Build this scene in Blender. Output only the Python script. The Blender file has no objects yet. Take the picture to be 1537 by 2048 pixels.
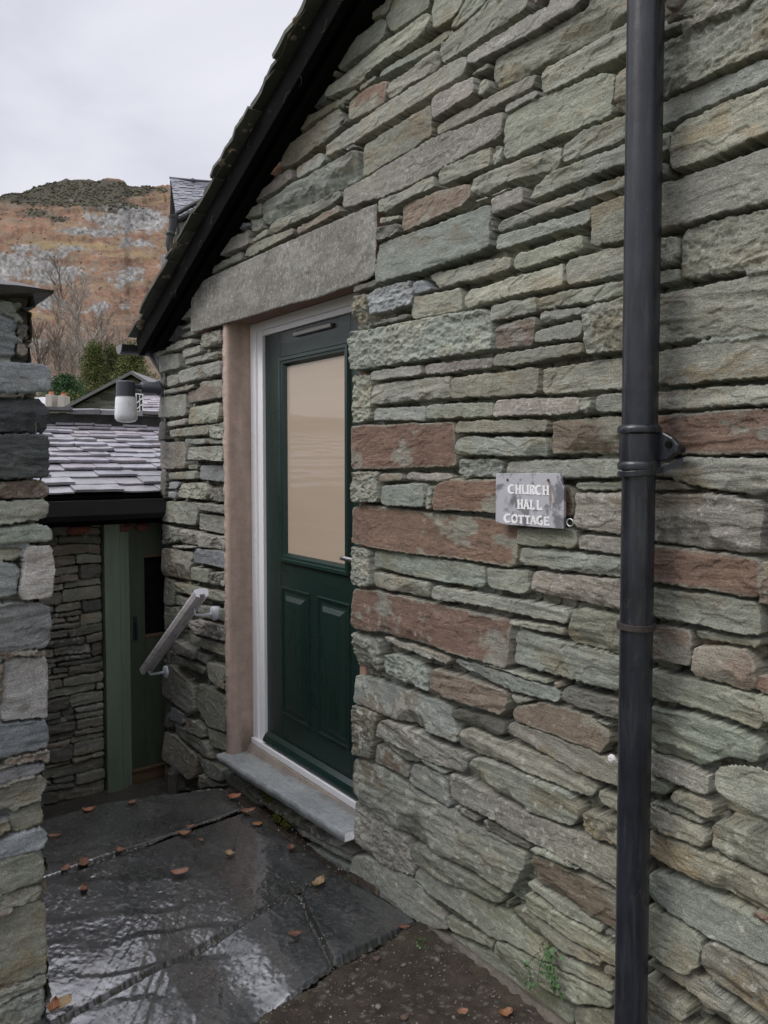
import bpy, bmesh, math, random
import numpy as np
from mathutils import Vector, Matrix
random.seed(7)
RNG = np.random.default_rng(11)
scene = bpy.context.scene
COLL = scene.collection

# ------------------------------------------------------------------ camera model
CAM = np.array([0.0, -1.6, 1.55])
YAW = math.radians(36.6)            # angle between the view axis and the gable wall
PITCH = math.radians(2.5)
SHY = -0.024
FWD = np.array([-math.cos(YAW), math.sin(YAW), 0.0])
RGT = np.array([math.sin(YAW), math.cos(YAW), 0.0])
F3 = FWD*math.cos(PITCH) + np.array([0, 0, -math.sin(PITCH)])
U3 = np.cross(RGT, F3)
def ray(px, py):
    return F3 + RGT*((px-768.5)/1537.0) + U3*((1024-py)/1537.0 + SHY)
def onY(px, py, y=0.0):
    d = ray(px, py); t = (y-CAM[1])/d[1]; return CAM + d*t
def onX(px, py, x):
    d = ray(px, py); t = (x-CAM[0])/d[0]; return CAM + d*t
def onZ(px, py, z=0.0):
    d = ray(px, py); t = (z-CAM[2])/d[2]; return CAM + d*t
def at(px, py, t):
    return CAM + ray(px, py)*t

cam_data = bpy.data.cameras.new('camera')
cam = bpy.data.objects.new('camera', cam_data); COLL.objects.link(cam)
cam.location = CAM
cam.rotation_euler = Matrix((RGT, U3, -F3)).transposed().to_euler()
cam_data.sensor_fit = 'HORIZONTAL'; cam_data.sensor_width = 36; cam_data.lens = 36
cam_data.shift_y = SHY; cam_data.clip_start = 0.05; cam_data.clip_end = 3000
scene.camera = cam

# ------------------------------------------------------------------ noise
def _h(xi, yi, s):
    h = (xi*374761393 + yi*668265263 + s*974634777) & 0xffffffff
    h = ((h ^ (h >> 13))*1274126177) & 0xffffffff
    h = ((h ^ (h >> 15))*2246822519) & 0xffffffff
    return ((h ^ (h >> 16)) & 0xffffff)/float(0xffffff)*2-1
def vn(x, y, s=0):
    x = np.asarray(x, float); y = np.asarray(y, float)
    xf = np.floor(x); yf = np.floor(y)
    xi = xf.astype(np.int64)+100000; yi = yf.astype(np.int64)+100000
    fx = x-xf; fy = y-yf
    fx = fx*fx*(3-2*fx); fy = fy*fy*(3-2*fy)
    a = _h(xi, yi, s); b = _h(xi+1, yi, s); c = _h(xi, yi+1, s); d = _h(xi+1, yi+1, s)
    return (a+(b-a)*fx)*(1-fy) + (c+(d-c)*fx)*fy
def fbm(x, y, o=4, s=0, g=0.5):
    r = 0; a = 1.0; n = 0
    for k in range(o):
        r = r + a*vn(x*2**k+17.3*k, y*2**k-9.1*k, s+k*31); n += a; a *= g
    return r/n
def sstep(e0, e1, x):
    t = np.clip((x-e0)/(e1-e0), 0, 1); return t*t*(3-2*t)

# ------------------------------------------------------------------ object helpers
def link(name, me, mat=None, parent=None):
    o = bpy.data.objects.new(name, me); COLL.objects.link(o)
    if mat is not None:
        for m in (mat if isinstance(mat, (list, tuple)) else [mat]): me.materials.append(m)
    if parent is not None: o.parent = parent
    return o
def wloc(o):
    v = Vector((0, 0, 0))
    while o is not None:
        v = v + o.location; o = o.parent
    return np.array(v)
def tag(o, label=None, cat=None, group=None, kind=None):
    if label: o['label'] = label
    if cat: o['category'] = cat
    if group: o['group'] = group
    if kind: o['kind'] = kind
    return o
def empty(name, loc, label, cat, group=None):
    o = bpy.data.objects.new(name, None); COLL.objects.link(o)
    o.location = Vector([float(c) for c in loc]); o.empty_display_size = 0.1
    return tag(o, label, cat, group)
class MB:
    """collects world-space geometry, linked as one mesh"""
    def __init__(s): s.v = []; s.f = []; s.c = []
    def add(s, vs, fs, col=None):
        n = len(s.v)
        s.v += [tuple(float(q) for q in v) for v in vs]
        s.f += [tuple(i+n for i in f) for f in fs]
        s.c += [col or (1, 1, 1)]*len(vs)
        return s
    def box(s, lo, hi, col=None, j=0):
        x0, y0, z0 = lo; x1, y1, z1 = hi
        vs = [(x0,y0,z0),(x1,y0,z0),(x1,y1,z0),(x0,y1,z0),(x0,y0,z1),(x1,y0,z1),(x1,y1,z1),(x0,y1,z1)]
        if j: vs = [tuple(c+random.uniform(-j, j) for c in v) for v in vs]
        return s.add(vs, [(0,3,2,1),(4,5,6,7),(0,1,5,4),(1,2,6,5),(2,3,7,6),(3,0,4,7)], col)
    def obox(s, c, ax, ay, az, col=None):
        c = np.array(c); vs = []
        for k in (-1, 1):
            for (i, j) in ((-1,-1),(1,-1),(1,1),(-1,1)):
                vs.append(c+np.array(ax)*i+np.array(ay)*j+np.array(az)*k)
        return s.add(vs, [(0,3,2,1),(4,5,6,7),(0,1,5,4),(1,2,6,5),(2,3,7,6),(3,0,4,7)], col)
    def tube(s, pts, rs, n=10, cap=True, col=None):
        pts = [np.array(p, float) for p in pts]
        if not hasattr(rs, '__len__'): rs = [rs]*len(pts)
        rings = []; prev = None
        for i, p in enumerate(pts):
            a = pts[max(i-1, 0)]; b = pts[min(i+1, len(pts)-1)]
            d = b-a; d = d/(np.linalg.norm(d)+1e-12)
            if prev is None:
                r = np.cross(d, [0, 0, 1.0])
                if np.linalg.norm(r) < 0.1: r = np.cross(d, [1.0, 0, 0])
            else: r = prev - d*np.dot(prev, d)
            r = r/(np.linalg.norm(r)+1e-12); prev = r; q = np.cross(d, r)
            rings.append([p + rs[i]*(math.cos(2*math.pi*k/n)*r + math.sin(2*math.pi*k/n)*q) for k in range(n)])
        vs = [v for rg in rings for v in rg]; fs = []
        for i in range(len(pts)-1):
            for k in range(n):
                k2 = (k+1) % n
                fs.append((i*n+k, i*n+k2, (i+1)*n+k2, (i+1)*n+k))
        if cap:
            fs.append(tuple(range(n-1, -1, -1))); fs.append(tuple((len(pts)-1)*n+k for k in range(n)))
        return s.add(vs, fs, col)
    def lathe(s, c, prof, n=28, axis=(0, 0, 1), col=None):
        ax = np.array(axis, float); ax /= np.linalg.norm(ax)
        r = np.cross(ax, [0, 0, 1.0])
        if np.linalg.norm(r) < 0.1: r = np.array([1.0, 0, 0])
        r /= np.linalg.norm(r); q = np.cross(ax, r); c = np.array(c, float); vs = []; fs = []
        for (rad, h) in prof:
            for k in range(n):
                a = 2*math.pi*k/n; vs.append(c+ax*h+rad*(math.cos(a)*r+math.sin(a)*q))
        for i in range(len(prof)-1):
            for k in range(n):
                k2 = (k+1) % n; fs.append((i*n+k, i*n+k2, (i+1)*n+k2, (i+1)*n+k))
        fs.append(tuple(range(n-1, -1, -1))); fs.append(tuple((len(prof)-1)*n+k for k in range(n)))
        return s.add(vs, fs, col)
    def prism(s, poly, d, col=None):
        """poly: list of 3d points, extruded by vector d"""
        n = len(poly); d = np.array(d)
        vs = [np.array(p) for p in poly] + [np.array(p)+d for p in poly]
        fs = [tuple(range(n)), tuple(range(2*n-1, n-1, -1))] + [(i, i+n, (i+1) % n+n, (i+1) % n) for i in range(n)]
        return s.add(vs, fs, col)
    def build(s, name, mat, parent=None, smooth=False, bevel=0, fix=True, seg=2):
        me = bpy.data.meshes.new(name)
        o0 = wloc(parent) if parent is not None else np.zeros(3)
        me.from_pydata([tuple(np.array(v)-o0) for v in s.v], [], s.f)
        ca = me.color_attributes.new('Col', 'FLOAT_COLOR', 'POINT')
        arr = np.ones((len(s.v), 4)); arr[:, :3] = np.array(s.c); ca.data.foreach_set('color', arr.ravel())
        if fix:
            bm = bmesh.new(); bm.from_mesh(me); bmesh.ops.recalc_face_normals(bm, faces=bm.faces); bm.to_mesh(me); bm.free()
        if smooth:
            me.polygons.foreach_set('use_smooth', [True]*len(me.polygons))
            try: me.set_sharp_from_angle(angle=math.radians(40))
            except Exception: pass
        me.update()
        o = link(name, me, mat, parent)
        if bevel:
            m = o.modifiers.new('bevel', 'BEVEL'); m.width = bevel; m.segments = seg; m.limit_method = 'ANGLE'; m.angle_limit = math.radians(40)
        return o
def grid_mesh(name, V, keep, C, mat, parent=None, flip=False):
    """V (n,m,3) world points; keep (n-1,m-1) bool; C (n,m,3)"""
    n, m = V.shape[:2]
    o0 = wloc(parent) if parent is not None else np.zeros(3)
    idx = np.arange(n*m).reshape(n, m)
    q = np.stack([idx[:-1,:-1], idx[1:,:-1], idx[1:,1:], idx[:-1,1:]], -1)[keep]
    if flip: q = q[:, ::-1]
    used = np.zeros(n*m, bool); used[q.ravel()] = True
    remap = np.cumsum(used)-1; q = remap[q]
    P = (V.reshape(-1, 3)-o0)[used]; CC = np.ones((used.sum(), 4)); CC[:, :C.shape[-1]] = C.reshape(-1, C.shape[-1])[used]
    me = bpy.data.meshes.new(name)
    me.vertices.add(len(P)); me.vertices.foreach_set('co', P.astype(np.float32).ravel())
    me.loops.add(q.size); me.loops.foreach_set('vertex_index', q.astype(np.int32).ravel())
    me.polygons.add(len(q)); me.polygons.foreach_set('loop_start', (np.arange(len(q))*4).astype(np.int32))
    me.polygons.foreach_set('loop_total', np.full(len(q), 4, np.int32))
    me.polygons.foreach_set('use_smooth', np.ones(len(q), bool))
    me.update(calc_edges=True); me.validate()
    ca = me.color_attributes.new('Col', 'FLOAT_COLOR', 'POINT'); ca.data.foreach_set('color', CC.astype(np.float32).ravel())
    return link(name, me, mat, parent)

# ------------------------------------------------------------------ materials
def nmat(name):
    m = bpy.data.materials.new(name); m.use_nodes = True
    nt = m.node_tree; b = nt.nodes['Principled BSDF']; return m, nt, b
def N(nt, t, **k):
    n = nt.nodes.new(t)
    for a, v in k.items():
        if a in n.inputs: n.inputs[a].default_value = v
        else: setattr(n, a, v)
    return n
def ramp(nt, src, pts):
    r = nt.nodes.new('ShaderNodeValToRGB'); nt.links.new(src, r.inputs[0])
    while len(r.color_ramp.elements) < len(pts): r.color_ramp.elements.new(0.5)
    for e, (p, c) in zip(r.color_ramp.elements, pts):
        e.position = p; e.color = (c, c, c, 1) if not hasattr(c, '__len__') else (*c, 1)
    return r.outputs[0]
def coords(nt, scale=(1, 1, 1), rot=(0, 0, 0)):
    tc = nt.nodes.new('ShaderNodeTexCoord'); mp = nt.nodes.new('ShaderNodeMapping')
    mp.inputs['Scale'].default_value = scale; mp.inputs['Rotation'].default_value = rot
    nt.links.new(tc.outputs['Object'], mp.inputs[0]); return mp.outputs[0]
def noise(nt, vec, scale, detail=4, rough=0.6, dist=0):
    n = nt.nodes.new('ShaderNodeTexNoise'); n.inputs['Scale'].default_value = scale
    n.inputs['Detail'].default_value = detail; n.inputs['Roughness'].default_value = rough
    n.inputs['Distortion'].default_value = dist
    nt.links.new(vec, n.inputs['Vector']); return n.outputs[0]
def mul(nt, a, b, fac=1.0, mode='MULTIPLY'):
    m = nt.nodes.new('ShaderNodeMix'); m.data_type = 'RGBA'; m.blend_type = mode
    if hasattr(fac, 'links'): nt.links.new(fac, m.inputs[0])
    else: m.inputs[0].default_value = fac
    for s, i in ((a, 6), (b, 7)):
        if hasattr(s, 'links'): nt.links.new(s, m.inputs[i])
        else: m.inputs[i].default_value = (*s, 1)
    return m.outputs[2]
def bump(nt, b, h, strength=0.5, dist=0.002, prev=None):
    n = nt.nodes.new('ShaderNodeBump'); n.inputs['Strength'].default_value = strength; n.inputs['Distance'].default_value = dist
    nt.links.new(h, n.inputs['Height'])
    if prev is not None: nt.links.new(prev, n.inputs['Normal'])
    nt.links.new(n.outputs[0], b.inputs['Normal']); return n.outputs[0]
def attr(nt, name='Col'):
    a = nt.nodes.new('ShaderNodeAttribute'); a.attribute_name = name; return a.outputs['Color']
def stone_mat(name, strata=(22, 22, 190), rough=0.72, spec=0.35, bs=0.9, speck=1.0):
    m, nt, b = nmat(name); L = nt.links
    c0 = attr(nt); cc = coords(nt); cs = coords(nt, strata, (0.0, 0.12, 0))
    n1 = noise(nt, cc, 260, 3, 0.7); n2 = noise(nt, cs, 1.0, 5, 0.65, 0.4); n3 = noise(nt, cc, 26, 5, 0.7)
    n0 = noise(nt, cc, 520, 2, 0.7)
    c = mul(nt, c0, ramp(nt, n1, [(0.30, 0.66), (0.70, 1.32)])); c = mul(nt, c, ramp(nt, n0, [(0.32, 0.84), (0.68, 1.16)]))
    c = mul(nt, c, ramp(nt, n2, [(0.3, 0.84), (0.7, 1.15)]))
    c = mul(nt, c, ramp(nt, n3, [(0.3, 0.82), (0.7, 1.16)]))
    # pale mineral grains
    v = nt.nodes.new('ShaderNodeTexVoronoi'); v.inputs['Scale'].default_value = 170; L.new(cc, v.inputs[0])
    g = ramp(nt, v.outputs['Distance'], [(0.10, 1.0), (0.24, 0.0)])
    gm = ramp(nt, noise(nt, cc, 9, 3, 0.6), [(0.52, 0.0), (0.68, 0.55*speck)])
    gg = nt.nodes.new('ShaderNodeMath'); gg.operation = 'MULTIPLY'; L.new(g, gg.inputs[0]); L.new(gm, gg.inputs[1])
    c = mul(nt, c, (0.52, 0.51, 0.48), gg.outputs[0], 'MIX')
    L.new(c, b.inputs['Base Color'])
    r = ramp(nt, n3, [(0.3, rough-0.12), (0.7, rough+0.1)]); L.new(r, b.inputs['Roughness'])
    b.inputs['Specular IOR Level'].default_value = spec
    p = bump(nt, b, n2, bs*.6, 0.0045); p = bump(nt, b, n1, bs, 0.0028, p); bump(nt, b, n3, 0.5, 0.004, p)
    return m
def plain(name, col, rough=0.5, spec=0.5, ns=60, nv=0.12, bs=0.15, bd=0.001, metallic=0, stretch=(1, 1, 1), coat=0):
    m, nt, b = nmat(name); cc = coords(nt, stretch)
    n = noise(nt, cc, ns, 5, 0.65); n2 = noise(nt, cc, ns/9.0, 4, 0.6)
    c = mul(nt, col, ramp(nt, n, [(0.25, 1-nv), (0.75, 1+nv)])); c = mul(nt, c, ramp(nt, n2, [(0.25, 1-nv), (0.75, 1+nv)]))
    nt.links.new(c, b.inputs['Base Color'])
    nt.links.new(ramp(nt, n2, [(0.3, max(rough-0.08, 0.02)), (0.7, min(rough+0.1, 1))]), b.inputs['Roughness'])
    b.inputs['Specular IOR Level'].default_value = spec; b.inputs['Metallic'].default_value = metallic
    if coat: b.inputs['Coat Weight'].default_value = coat
    bump(nt, b, n, bs, bd); return m
def colmat(name, rough=0.5, spec=0.5, ns=90, bs=0.4, bd=0.002, nv=0.15, stretch=(1, 1, 1)):
    m, nt, b = nmat(name); cc = coords(nt, stretch)
    n = noise(nt, cc, ns, 5, 0.65); n2 = noise(nt, cc, ns/8.0, 4, 0.6)
    c = mul(nt, attr(nt), ramp(nt, n, [(0.25, 1-nv), (0.75, 1+nv)])); c = mul(nt, c, ramp(nt, n2, [(0.25, 1-nv), (0.75, 1+nv)]))
    nt.links.new(c, b.inputs['Base Color'])
    nt.links.new(ramp(nt, n2, [(0.3, max(rough-0.1, 0.05)), (0.7, min(rough+0.12, 1))]), b.inputs['Roughness'])
    b.inputs['Specular IOR Level'].default_value = spec
    bump(nt, b, n, bs, bd); return m
# ------------------------------------------------------------------ stone faces (relief grids)
STONE = {  # base colour, second colour, how much of the second
 'g': ((.232,.238,.196), (.246,.236,.184), .38),
 'b': ((.222,.240,.208), (.236,.240,.200), .38),
 'o': ((.218,.214,.172), (.215,.188,.130), .33),
 'y': ((.270,.272,.220), (.235,.240,.200), .40),
 'p': ((.240,.226,.196), (.258,.248,.215), .45),
 'r': ((.165,.108,.080), (.220,.214,.176), .28),
 'q': ((.182,.145,.112), (.225,.214,.176), .50),
 'd': ((.120,.118,.098), (.150,.140,.115), .40),
 'P': ((.330,.315,.295), (.240,.220,.200), .35),
 'G': ((.215,.228,.230), (.195,.202,.200), .35),
 'D': ((.070,.076,.080), (.100,.105,.100), .35),
 'k': ((.42,.235,.175), (.36,.25,.20), .45),
 'm': ((.215,.195,.165), (.16,.15,.13), .45),
 'L': ((.185,.180,.160), (.225,.220,.200), .50),
 'w': ((.034,.036,.036), (.055,.055,.05), .35),
}
MORTAR = np.array([.034, .033, .028])
VPX, VPY = -375.0, 920.0
def parse(txt, ox, oy, sc):
    out = []
    for ln in txt.strip().splitlines():
        ln = ln.split('#')[0].strip()
        if not ln: continue
        tk = ln.split(); pts = [tuple(float(c) for c in q.split(',')) for q in tk[2:]]
        extra = ''
        ty = tk[0]; stl = tk[1]
        out.append([ty, stl, [(ox+x/sc, oy+y/sc) for x, y in pts]])
    return out
def slide(p, nx, vx=VPX, vy=VPY):
    s = (p[1]-vy)/(p[0]-vx); return (nx, p[1]+s*(nx-p[0]))
def gen_courses(a0, a1, b0, b1, hr, lr, rng, types, styles, prot=(-.006, .008), gap=0.004, wav=.006, a_jit=0.0):
    out = []; b = b0; ph = rng.uniform(0, 9)
    while b < b1:
        h = rng.uniform(*hr); a = a0-rng.uniform(0, lr[1]*.6)
        while a < a1:
            l = rng.uniform(*lr)*(.6+.8*h/hr[1])
            w0 = lambda x, bb: wav*math.sin(x*5+bb*3.1+ph)+wav*.7*math.sin(x*13+bb*7)
            def st(lo, hi, aa, bb):
                n = max(2, int((bb-aa)/.09)+1); P = []
                for k in range(n+1):
                    x = aa+(bb-aa)*k/n; P.append((x, lo+w0(x, b)+rng.uniform(-.004, .004)))
                for k in range(n, -1, -1):
                    x = aa+(bb-aa)*k/n; P.append((x+(rng.uniform(-.006, .006) if k in (0, n) else 0), hi+w0(x, b if hi < b+h-.001 else b+h)+rng.uniform(-.004, .004)))
                out.append(dict(t=types[rng.integers(len(types))], s=styles[rng.integers(len(styles))], poly=np.array(P), prot=rng.uniform(*prot)))
            if h > hr[0]+.5*(hr[1]-hr[0]) and rng.random() < .35:
                m = b+h*rng.uniform(.35, .65); st(b, m, a, a+l)
                c = a+l*rng.uniform(.3, .7); st(m, b+h, a, c); st(m, b+h, c, a+l)
            else: st(b, b+h, a, a+l)
            a += l
        b += h
    return out
def relief(As, Bs, stones, seed=0, joint=-.045, shrink=.0028, warp=.006, lichen=0.0, mortar=MORTAR, rr=.010, nund=0):
    """grid of heights, colours and coverage for a face made of stones; As,Bs 1d coordinates"""
    n, m = len(As), len(Bs)
    A, B = np.meshgrid(As, Bs, indexing='ij')
    D2 = np.full((n, m), -1.0); H = joint + .007*fbm(A*45, B*45, 3, seed+5); COV = np.full((n, m), -1.0)
    C = np.ones((n, m, 3))*mortar*(1+.25*fbm(A*40, B*40, 3, seed+6))[..., None]
    WA = warp*.6*fbm(A*28, B*28, 3, seed+1)+warp*.3*fbm(A*120, B*120, 2, seed+31); WB = warp*.6*fbm(A*18, B*24, 3, seed+2)+warp*.35*fbm(A*90, B*110, 2, seed+32)
    for si, st in enumerate(stones):
        poly = np.asarray(st['poly']); lo = poly.min(0)-.012; hi = poly.max(0)+.012
        i0, i1 = np.searchsorted(As, lo[0]), np.searchsorted(As, hi[0])
        j0, j1 = np.searchsorted(Bs, lo[1]), np.searchsorted(Bs, hi[1])
        if i1-i0 < 2 or j1-j0 < 2: continue
        sl = (slice(i0, i1), slice(j0, j1))
        a0, b0 = A[sl], B[sl]; a, b = a0+WA[sl], b0+WB[sl]
        r = random.Random(si*77+seed); sd = si*13+seed
        k = len(poly); d2 = np.full(a.shape, 1e9); ins = np.zeros(a.shape, bool); dv = np.full(a.shape, 1e9)
        for e in range(k):
            p, q = poly[e], poly[(e+1) % k]; ex, ey = q-p; ll = ex*ex+ey*ey+1e-12
            t = np.clip(((a-p[0])*ex+(b-p[1])*ey)/ll, 0, 1)
            dd = (a-p[0]-t*ex)**2+(b-p[1]-t*ey)**2; d2 = np.minimum(d2, dd)
            pr = poly[e-1]; v1 = p-pr; v2 = q-p
            turn = abs(math.atan2(v1[0]*v2[1]-v1[1]*v2[0], v1@v2))
            if turn > .7: dv = np.minimum(dv, (a-p[0])**2+(b-p[1])**2)
            cr = ((p[1] > b) != (q[1] > b))
            if abs(ey) > 1e-9: ins ^= cr & (a < p[0]+(b-p[1])*ex/ey)
        d = np.sqrt(d2)*np.where(ins, 1, -1)
        d = d-shrink-st.get('sh', 0)-.005*np.exp(-dv/.009**2)+.0025*fbm(a0*90, b0*90, 2, sd)
        M = d > 0
        if not M.any(): continue
        c = poly.mean(0); w = poly.max(0)-poly.min(0)
        sty = st['s']; h = st.get('prot', 0) + (a0-c[0])*r.uniform(-.022, .022) + np.clip((b0-c[1])*r.uniform(-.15, .03), -.007, .007)
        ang = st.get('ang', r.uniform(-.17, .17)); ca, sa = math.cos(ang), math.sin(ang)
        x = a0*ca+b0*sa; y = -a0*sa+b0*ca
        h = h+.0011*fbm(a0*7, b0*9, 2, sd+1)+.0007*fbm(a0*60, b0*75, 3, sd+21)
        nn_ = fbm(x*5.5, y*13, 4, sd+51, .55); tw = .00+.012
        h = h-(0 if sty == 'k' else .55 if sty == 's' else .85)*(.0034*sstep(.10, .10+tw, nn_)+.0028*sstep(-.16, -.16-tw, nn_)+.0022*sstep(.30, .30+tw, nn_))
        if sty == 's': h = h+.0012*fbm(x*55, y*80, 3, sd+2)
        if sty in 'tc':
            q = fbm(x*8, y*95, 3, sd+3); h = h+.0015*q
            lay = vn(x*9, y*60, sd+4)*2.2; h = h+.0013*(np.floor(lay)+sstep(.3, .7, lay-np.floor(lay)))
        if sty == 'r':
            h = h+.007*(1-2*np.abs(fbm(x*20, y*32, 4, sd+3)))+.003*fbm(x*80, y*80, 2, sd+9)
        if sty == 'c' or (sty != 'k' and r.random() < .22):
            # broken lower arris, flaked back along the bedding
            loc = (b0-lo[1])/(w[1]+.02)
            e = (.30+.30*r.random())*(.55+.9*vn(a0*7, b0*0, sd+7))+.12*vn(a0*35, b0*20, sd+8)
            h = h-np.clip(e-loc, 0, .5)*min(w[1], .12)*.55
            if r.random() < .5:
                e2 = (.24)*(.2+1.0*vn(a0*9, b0*0, sd+17)); h = h-np.clip(e2-(1-loc), 0, .5)*min(w[1], .12)*.5
        rad = min(rr*r.uniform(.25, .85), .18*min(w))+1e-4; tt = np.clip(d/rad, 0, 1)
        h = h-rad*1.1*(1-np.sqrt(np.clip(1-(1-tt)**2, 0, 1)))
        base, alt, amt = STONE[st['t']]; base = np.array(base); alt = np.array(alt)
        jit = 1+r.uniform(-.15, .15); hue = np.array([1+r.uniform(-.03, .03), 1+r.uniform(-.01, .01), 1+r.uniform(-.035, .035)])
        mixn = fbm(x*7, y*13, 4, sd+11, .6)
        mk = sstep(.02, .22, mixn+(amt-.5)*.9)
        if st['t'] in 'rq': mk = np.maximum(mk, .85*sstep(.010, .002, d+.006*fbm(a0*30, b0*30, 2, sd+12)))
        col = base*(1-mk[..., None])+alt*mk[..., None]
        rust = sstep(.30, .48, fbm(a0*5, b0*8, 3, seed+91))*st.get('rust', .45)
        if st['t'] in 'gboyp': col = col*(1-rust[..., None])+np.array([.185, .145, .085])*rust[..., None]
        col = col*jit*hue*(1+.22*fbm(x*12, y*55, 3, sd+13)+.12*fbm(a0*110, b0*110, 2, sd+14)+.16*fbm(a0*6, b0*7, 3, sd+19))[..., None]
        if sty == 'r' or st['t'] in 'pLP':
            sp = sstep(.38, .62, fbm(a0*150, b0*110, 2, sd+15))*.55; col = col*(1-sp[..., None])+np.array([.43, .42, .39])*sp[..., None]
        lic = lichen*(1.0 if st['t'] not in 'D' else .3)
        if lic > 0:
            lm = sstep(.50, .62, fbm(a0*42, b0*42, 2, seed+201)+.25*fbm(a0*3, b0*3, 2, seed+202))*lic
            col = col*(1-lm[..., None])+np.array([.40, .41, .36])*lm[..., None]
        if si == nund: COV[:] = np.where(COV > 0, -.5, -1.0); D2[:] = -1.0
        old = COV[sl].copy(); up = M & (d > old)
        D2[sl] = np.where(up, np.maximum(D2[sl], old), np.maximum(D2[sl], np.minimum(d, old)))
        H[sl] = np.where(up, h, H[sl]); C[sl] = np.where(up[..., None], col, C[sl]); COV[sl] = np.where(up, d, COV[sl])
    ov = (D2 > -.001) & (COV > 0); eff = np.where(ov, (COV-D2)*.5, 1.0)
    rad = rr*.7; tt = np.clip((eff-.0030)/rad, 0, 1); H = np.where(ov, H-rad*1.1*(1-np.sqrt(np.clip(1-(1-tt)**2, 0, 1))), H)
    jj = eff < .0030; H = np.where(jj, joint*.8, H); C = np.where(jj[..., None], mortar, C)
    COV = np.where(COV == -.5, .0005, COV)
    return A, B, H, np.clip(C, .01, .75), COV

# ---- stones traced on the gable wall: type style points (crop pixels)
A_ = parse('''
g s 28,0 130,0 128,30 60,95 28,122
g c 152,98 162,60 225,12 245,0 320,0 252,45 228,80
g s 232,85 258,52 340,0 482,0 456,45 265,165 238,120
g s 466,60 500,0 690,0 600,85 472,156
g c 562,155 577,105 740,0 805,0 790,25 596,170
g t 508,230 522,202 850,0 965,0 973,40 880,100 530,325 514,320
r s 985,8 1015,0 1070,0 985,38
p s 655,275 1062,22 1110,0 1255,0 1240,12 960,190 700,325 656,330
o c 772,312 792,287 1240,32 1300,0 1473,0 1475,60 1380,108 1330,165 1000,345 792,455 772,400
g t 1035,372 1062,342 1440,122 1475,112 1470,282 1340,340 1042,490 1032,450
g s -20,275 0,240 222,84 240,112 225,188 0,355 -11,357
y c -71,502 -66,450 0,400 225,208 456,58 462,90 450,162 370,218 180,345 80,437 0,478
b s 187,398 197,360 550,137 553,190 400,280 195,400
p c 234,460 238,420 490,242 508,255 505,320 480,348 262,500 236,500
r s 42,520 112,450 225,402 232,425 225,520 52,622 40,600
g s 86,465 92,432 180,378 181,400 102,455
d t 0,520 35,500 38,610 0,655
g s -85,800 -75,735 0,682 230,522 510,342 650,277 656,330 640,372 480,472 160,668 50,742 0,765
p s 473,512 483,487 695,387 698,480 640,518 492,606 475,600
g r 702,440 732,387 768,420 770,458 712,498
g t 655,383 760,312 770,340 700,372
o s 486,642 493,627 990,362 1000,382 995,440 700,590 492,698
g s 845,552 852,532 1010,462 1028,470 1025,492 862,578 842,588
g s 107,752 122,732 460,527 470,560 470,698 400,738 132,895 107,905
d r 20,752 60,727 88,748 30,778
p s 17,970 102,922 470,702 830,562 836,600 826,690 760,730 300,988 42,1062 17,1068
g s 836,622 852,592 1020,494 1330,372 1405,362 1400,440 1385,588 1100,698 852,818 834,808
o c 1411,352 1470,322 1467,558 1411,580
g t 506,890 512,862 770,742 774,850 700,878 512,957
g r 774,752 826,737 830,818 782,858
g t 1136,800 1142,742 1232,672 1462,592 1460,718 1300,778 1142,838
g c 666,998 667,912 780,862 1130,737 1132,828 1100,868 880,918 700,998
g c 972,1020 1002,942 1102,872 1457,737 1455,850 1300,898 1150,958 982,1028
g c 192,1088 192,1022 480,893 490,958 400,998 232,1086
q s 311,1080 316,1047 480,977 660,932 661,1010 622,1048 400,1150 311,1188
g t 192,1112 290,1097 305,1118 197,1143
d r 187,1162 300,1137 305,1190 192,1243
g t 667,1033 870,947 878,960 672,1042
p s 767,1012 940,947 945,1038 782,1108
g c 792,1180 812,1132 1080,1022 1457,882 1455,958 1200,1040 802,1190
b s 188,1292 202,1242 768,1042 778,1100 780,1270 500,1368 188,1456
d r 768,1135 796,1128 796,1180 775,1190
b s 797,1250 802,1202 1285,1062 1285,1140 1100,1190 802,1288
o s 1288,1062 1457,1002 1452,1240 1302,1268 1288,1250
y s 887,1360 902,1302 1245,1192 1250,1278 902,1388
g c 432,1402 878,1302 875,1378 700,1428 502,1476
y c 622,1560 642,1482 1140,1342 1145,1468 900,1510 642,1578
g s 1147,1362 1162,1322 1452,1252 1450,1398 1157,1468
g t 1012,1588 1022,1522 1450,1432 1447,1518 1062,1590
d t 57,1462 180,1422 184,1458 62,1498
G r 142,1512 182,1472 370,1432 374,1558 152,1616
o r 62,1512 138,1502 144,1678 62,1690
G s 376,1442 430,1432 474,1480 377,1510
g s 352,1620 372,1512 610,1472 620,1590 362,1638
d t 155,1652 340,1602 344,1630 172,1668
b r 52,1740 62,1702 750,1572 786,1650 780,1790 400,1850 62,1900
g c 766,1640 768,1562 1010,1517 1010,1600 782,1644
q c 787,1790 792,1662 1000,1612 990,1770
g s 1012,1640 1022,1592 1245,1572 1245,1610 1022,1658
g s 997,1758 1007,1692 1250,1632 1245,1730
g r 1252,1572 1449,1522 1444,1800 1272,1818 1252,1700
g s 787,1832 802,1812 1250,1747 1260,1808 1000,1858 787,1878
''', 680, 0, 2.56)
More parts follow.
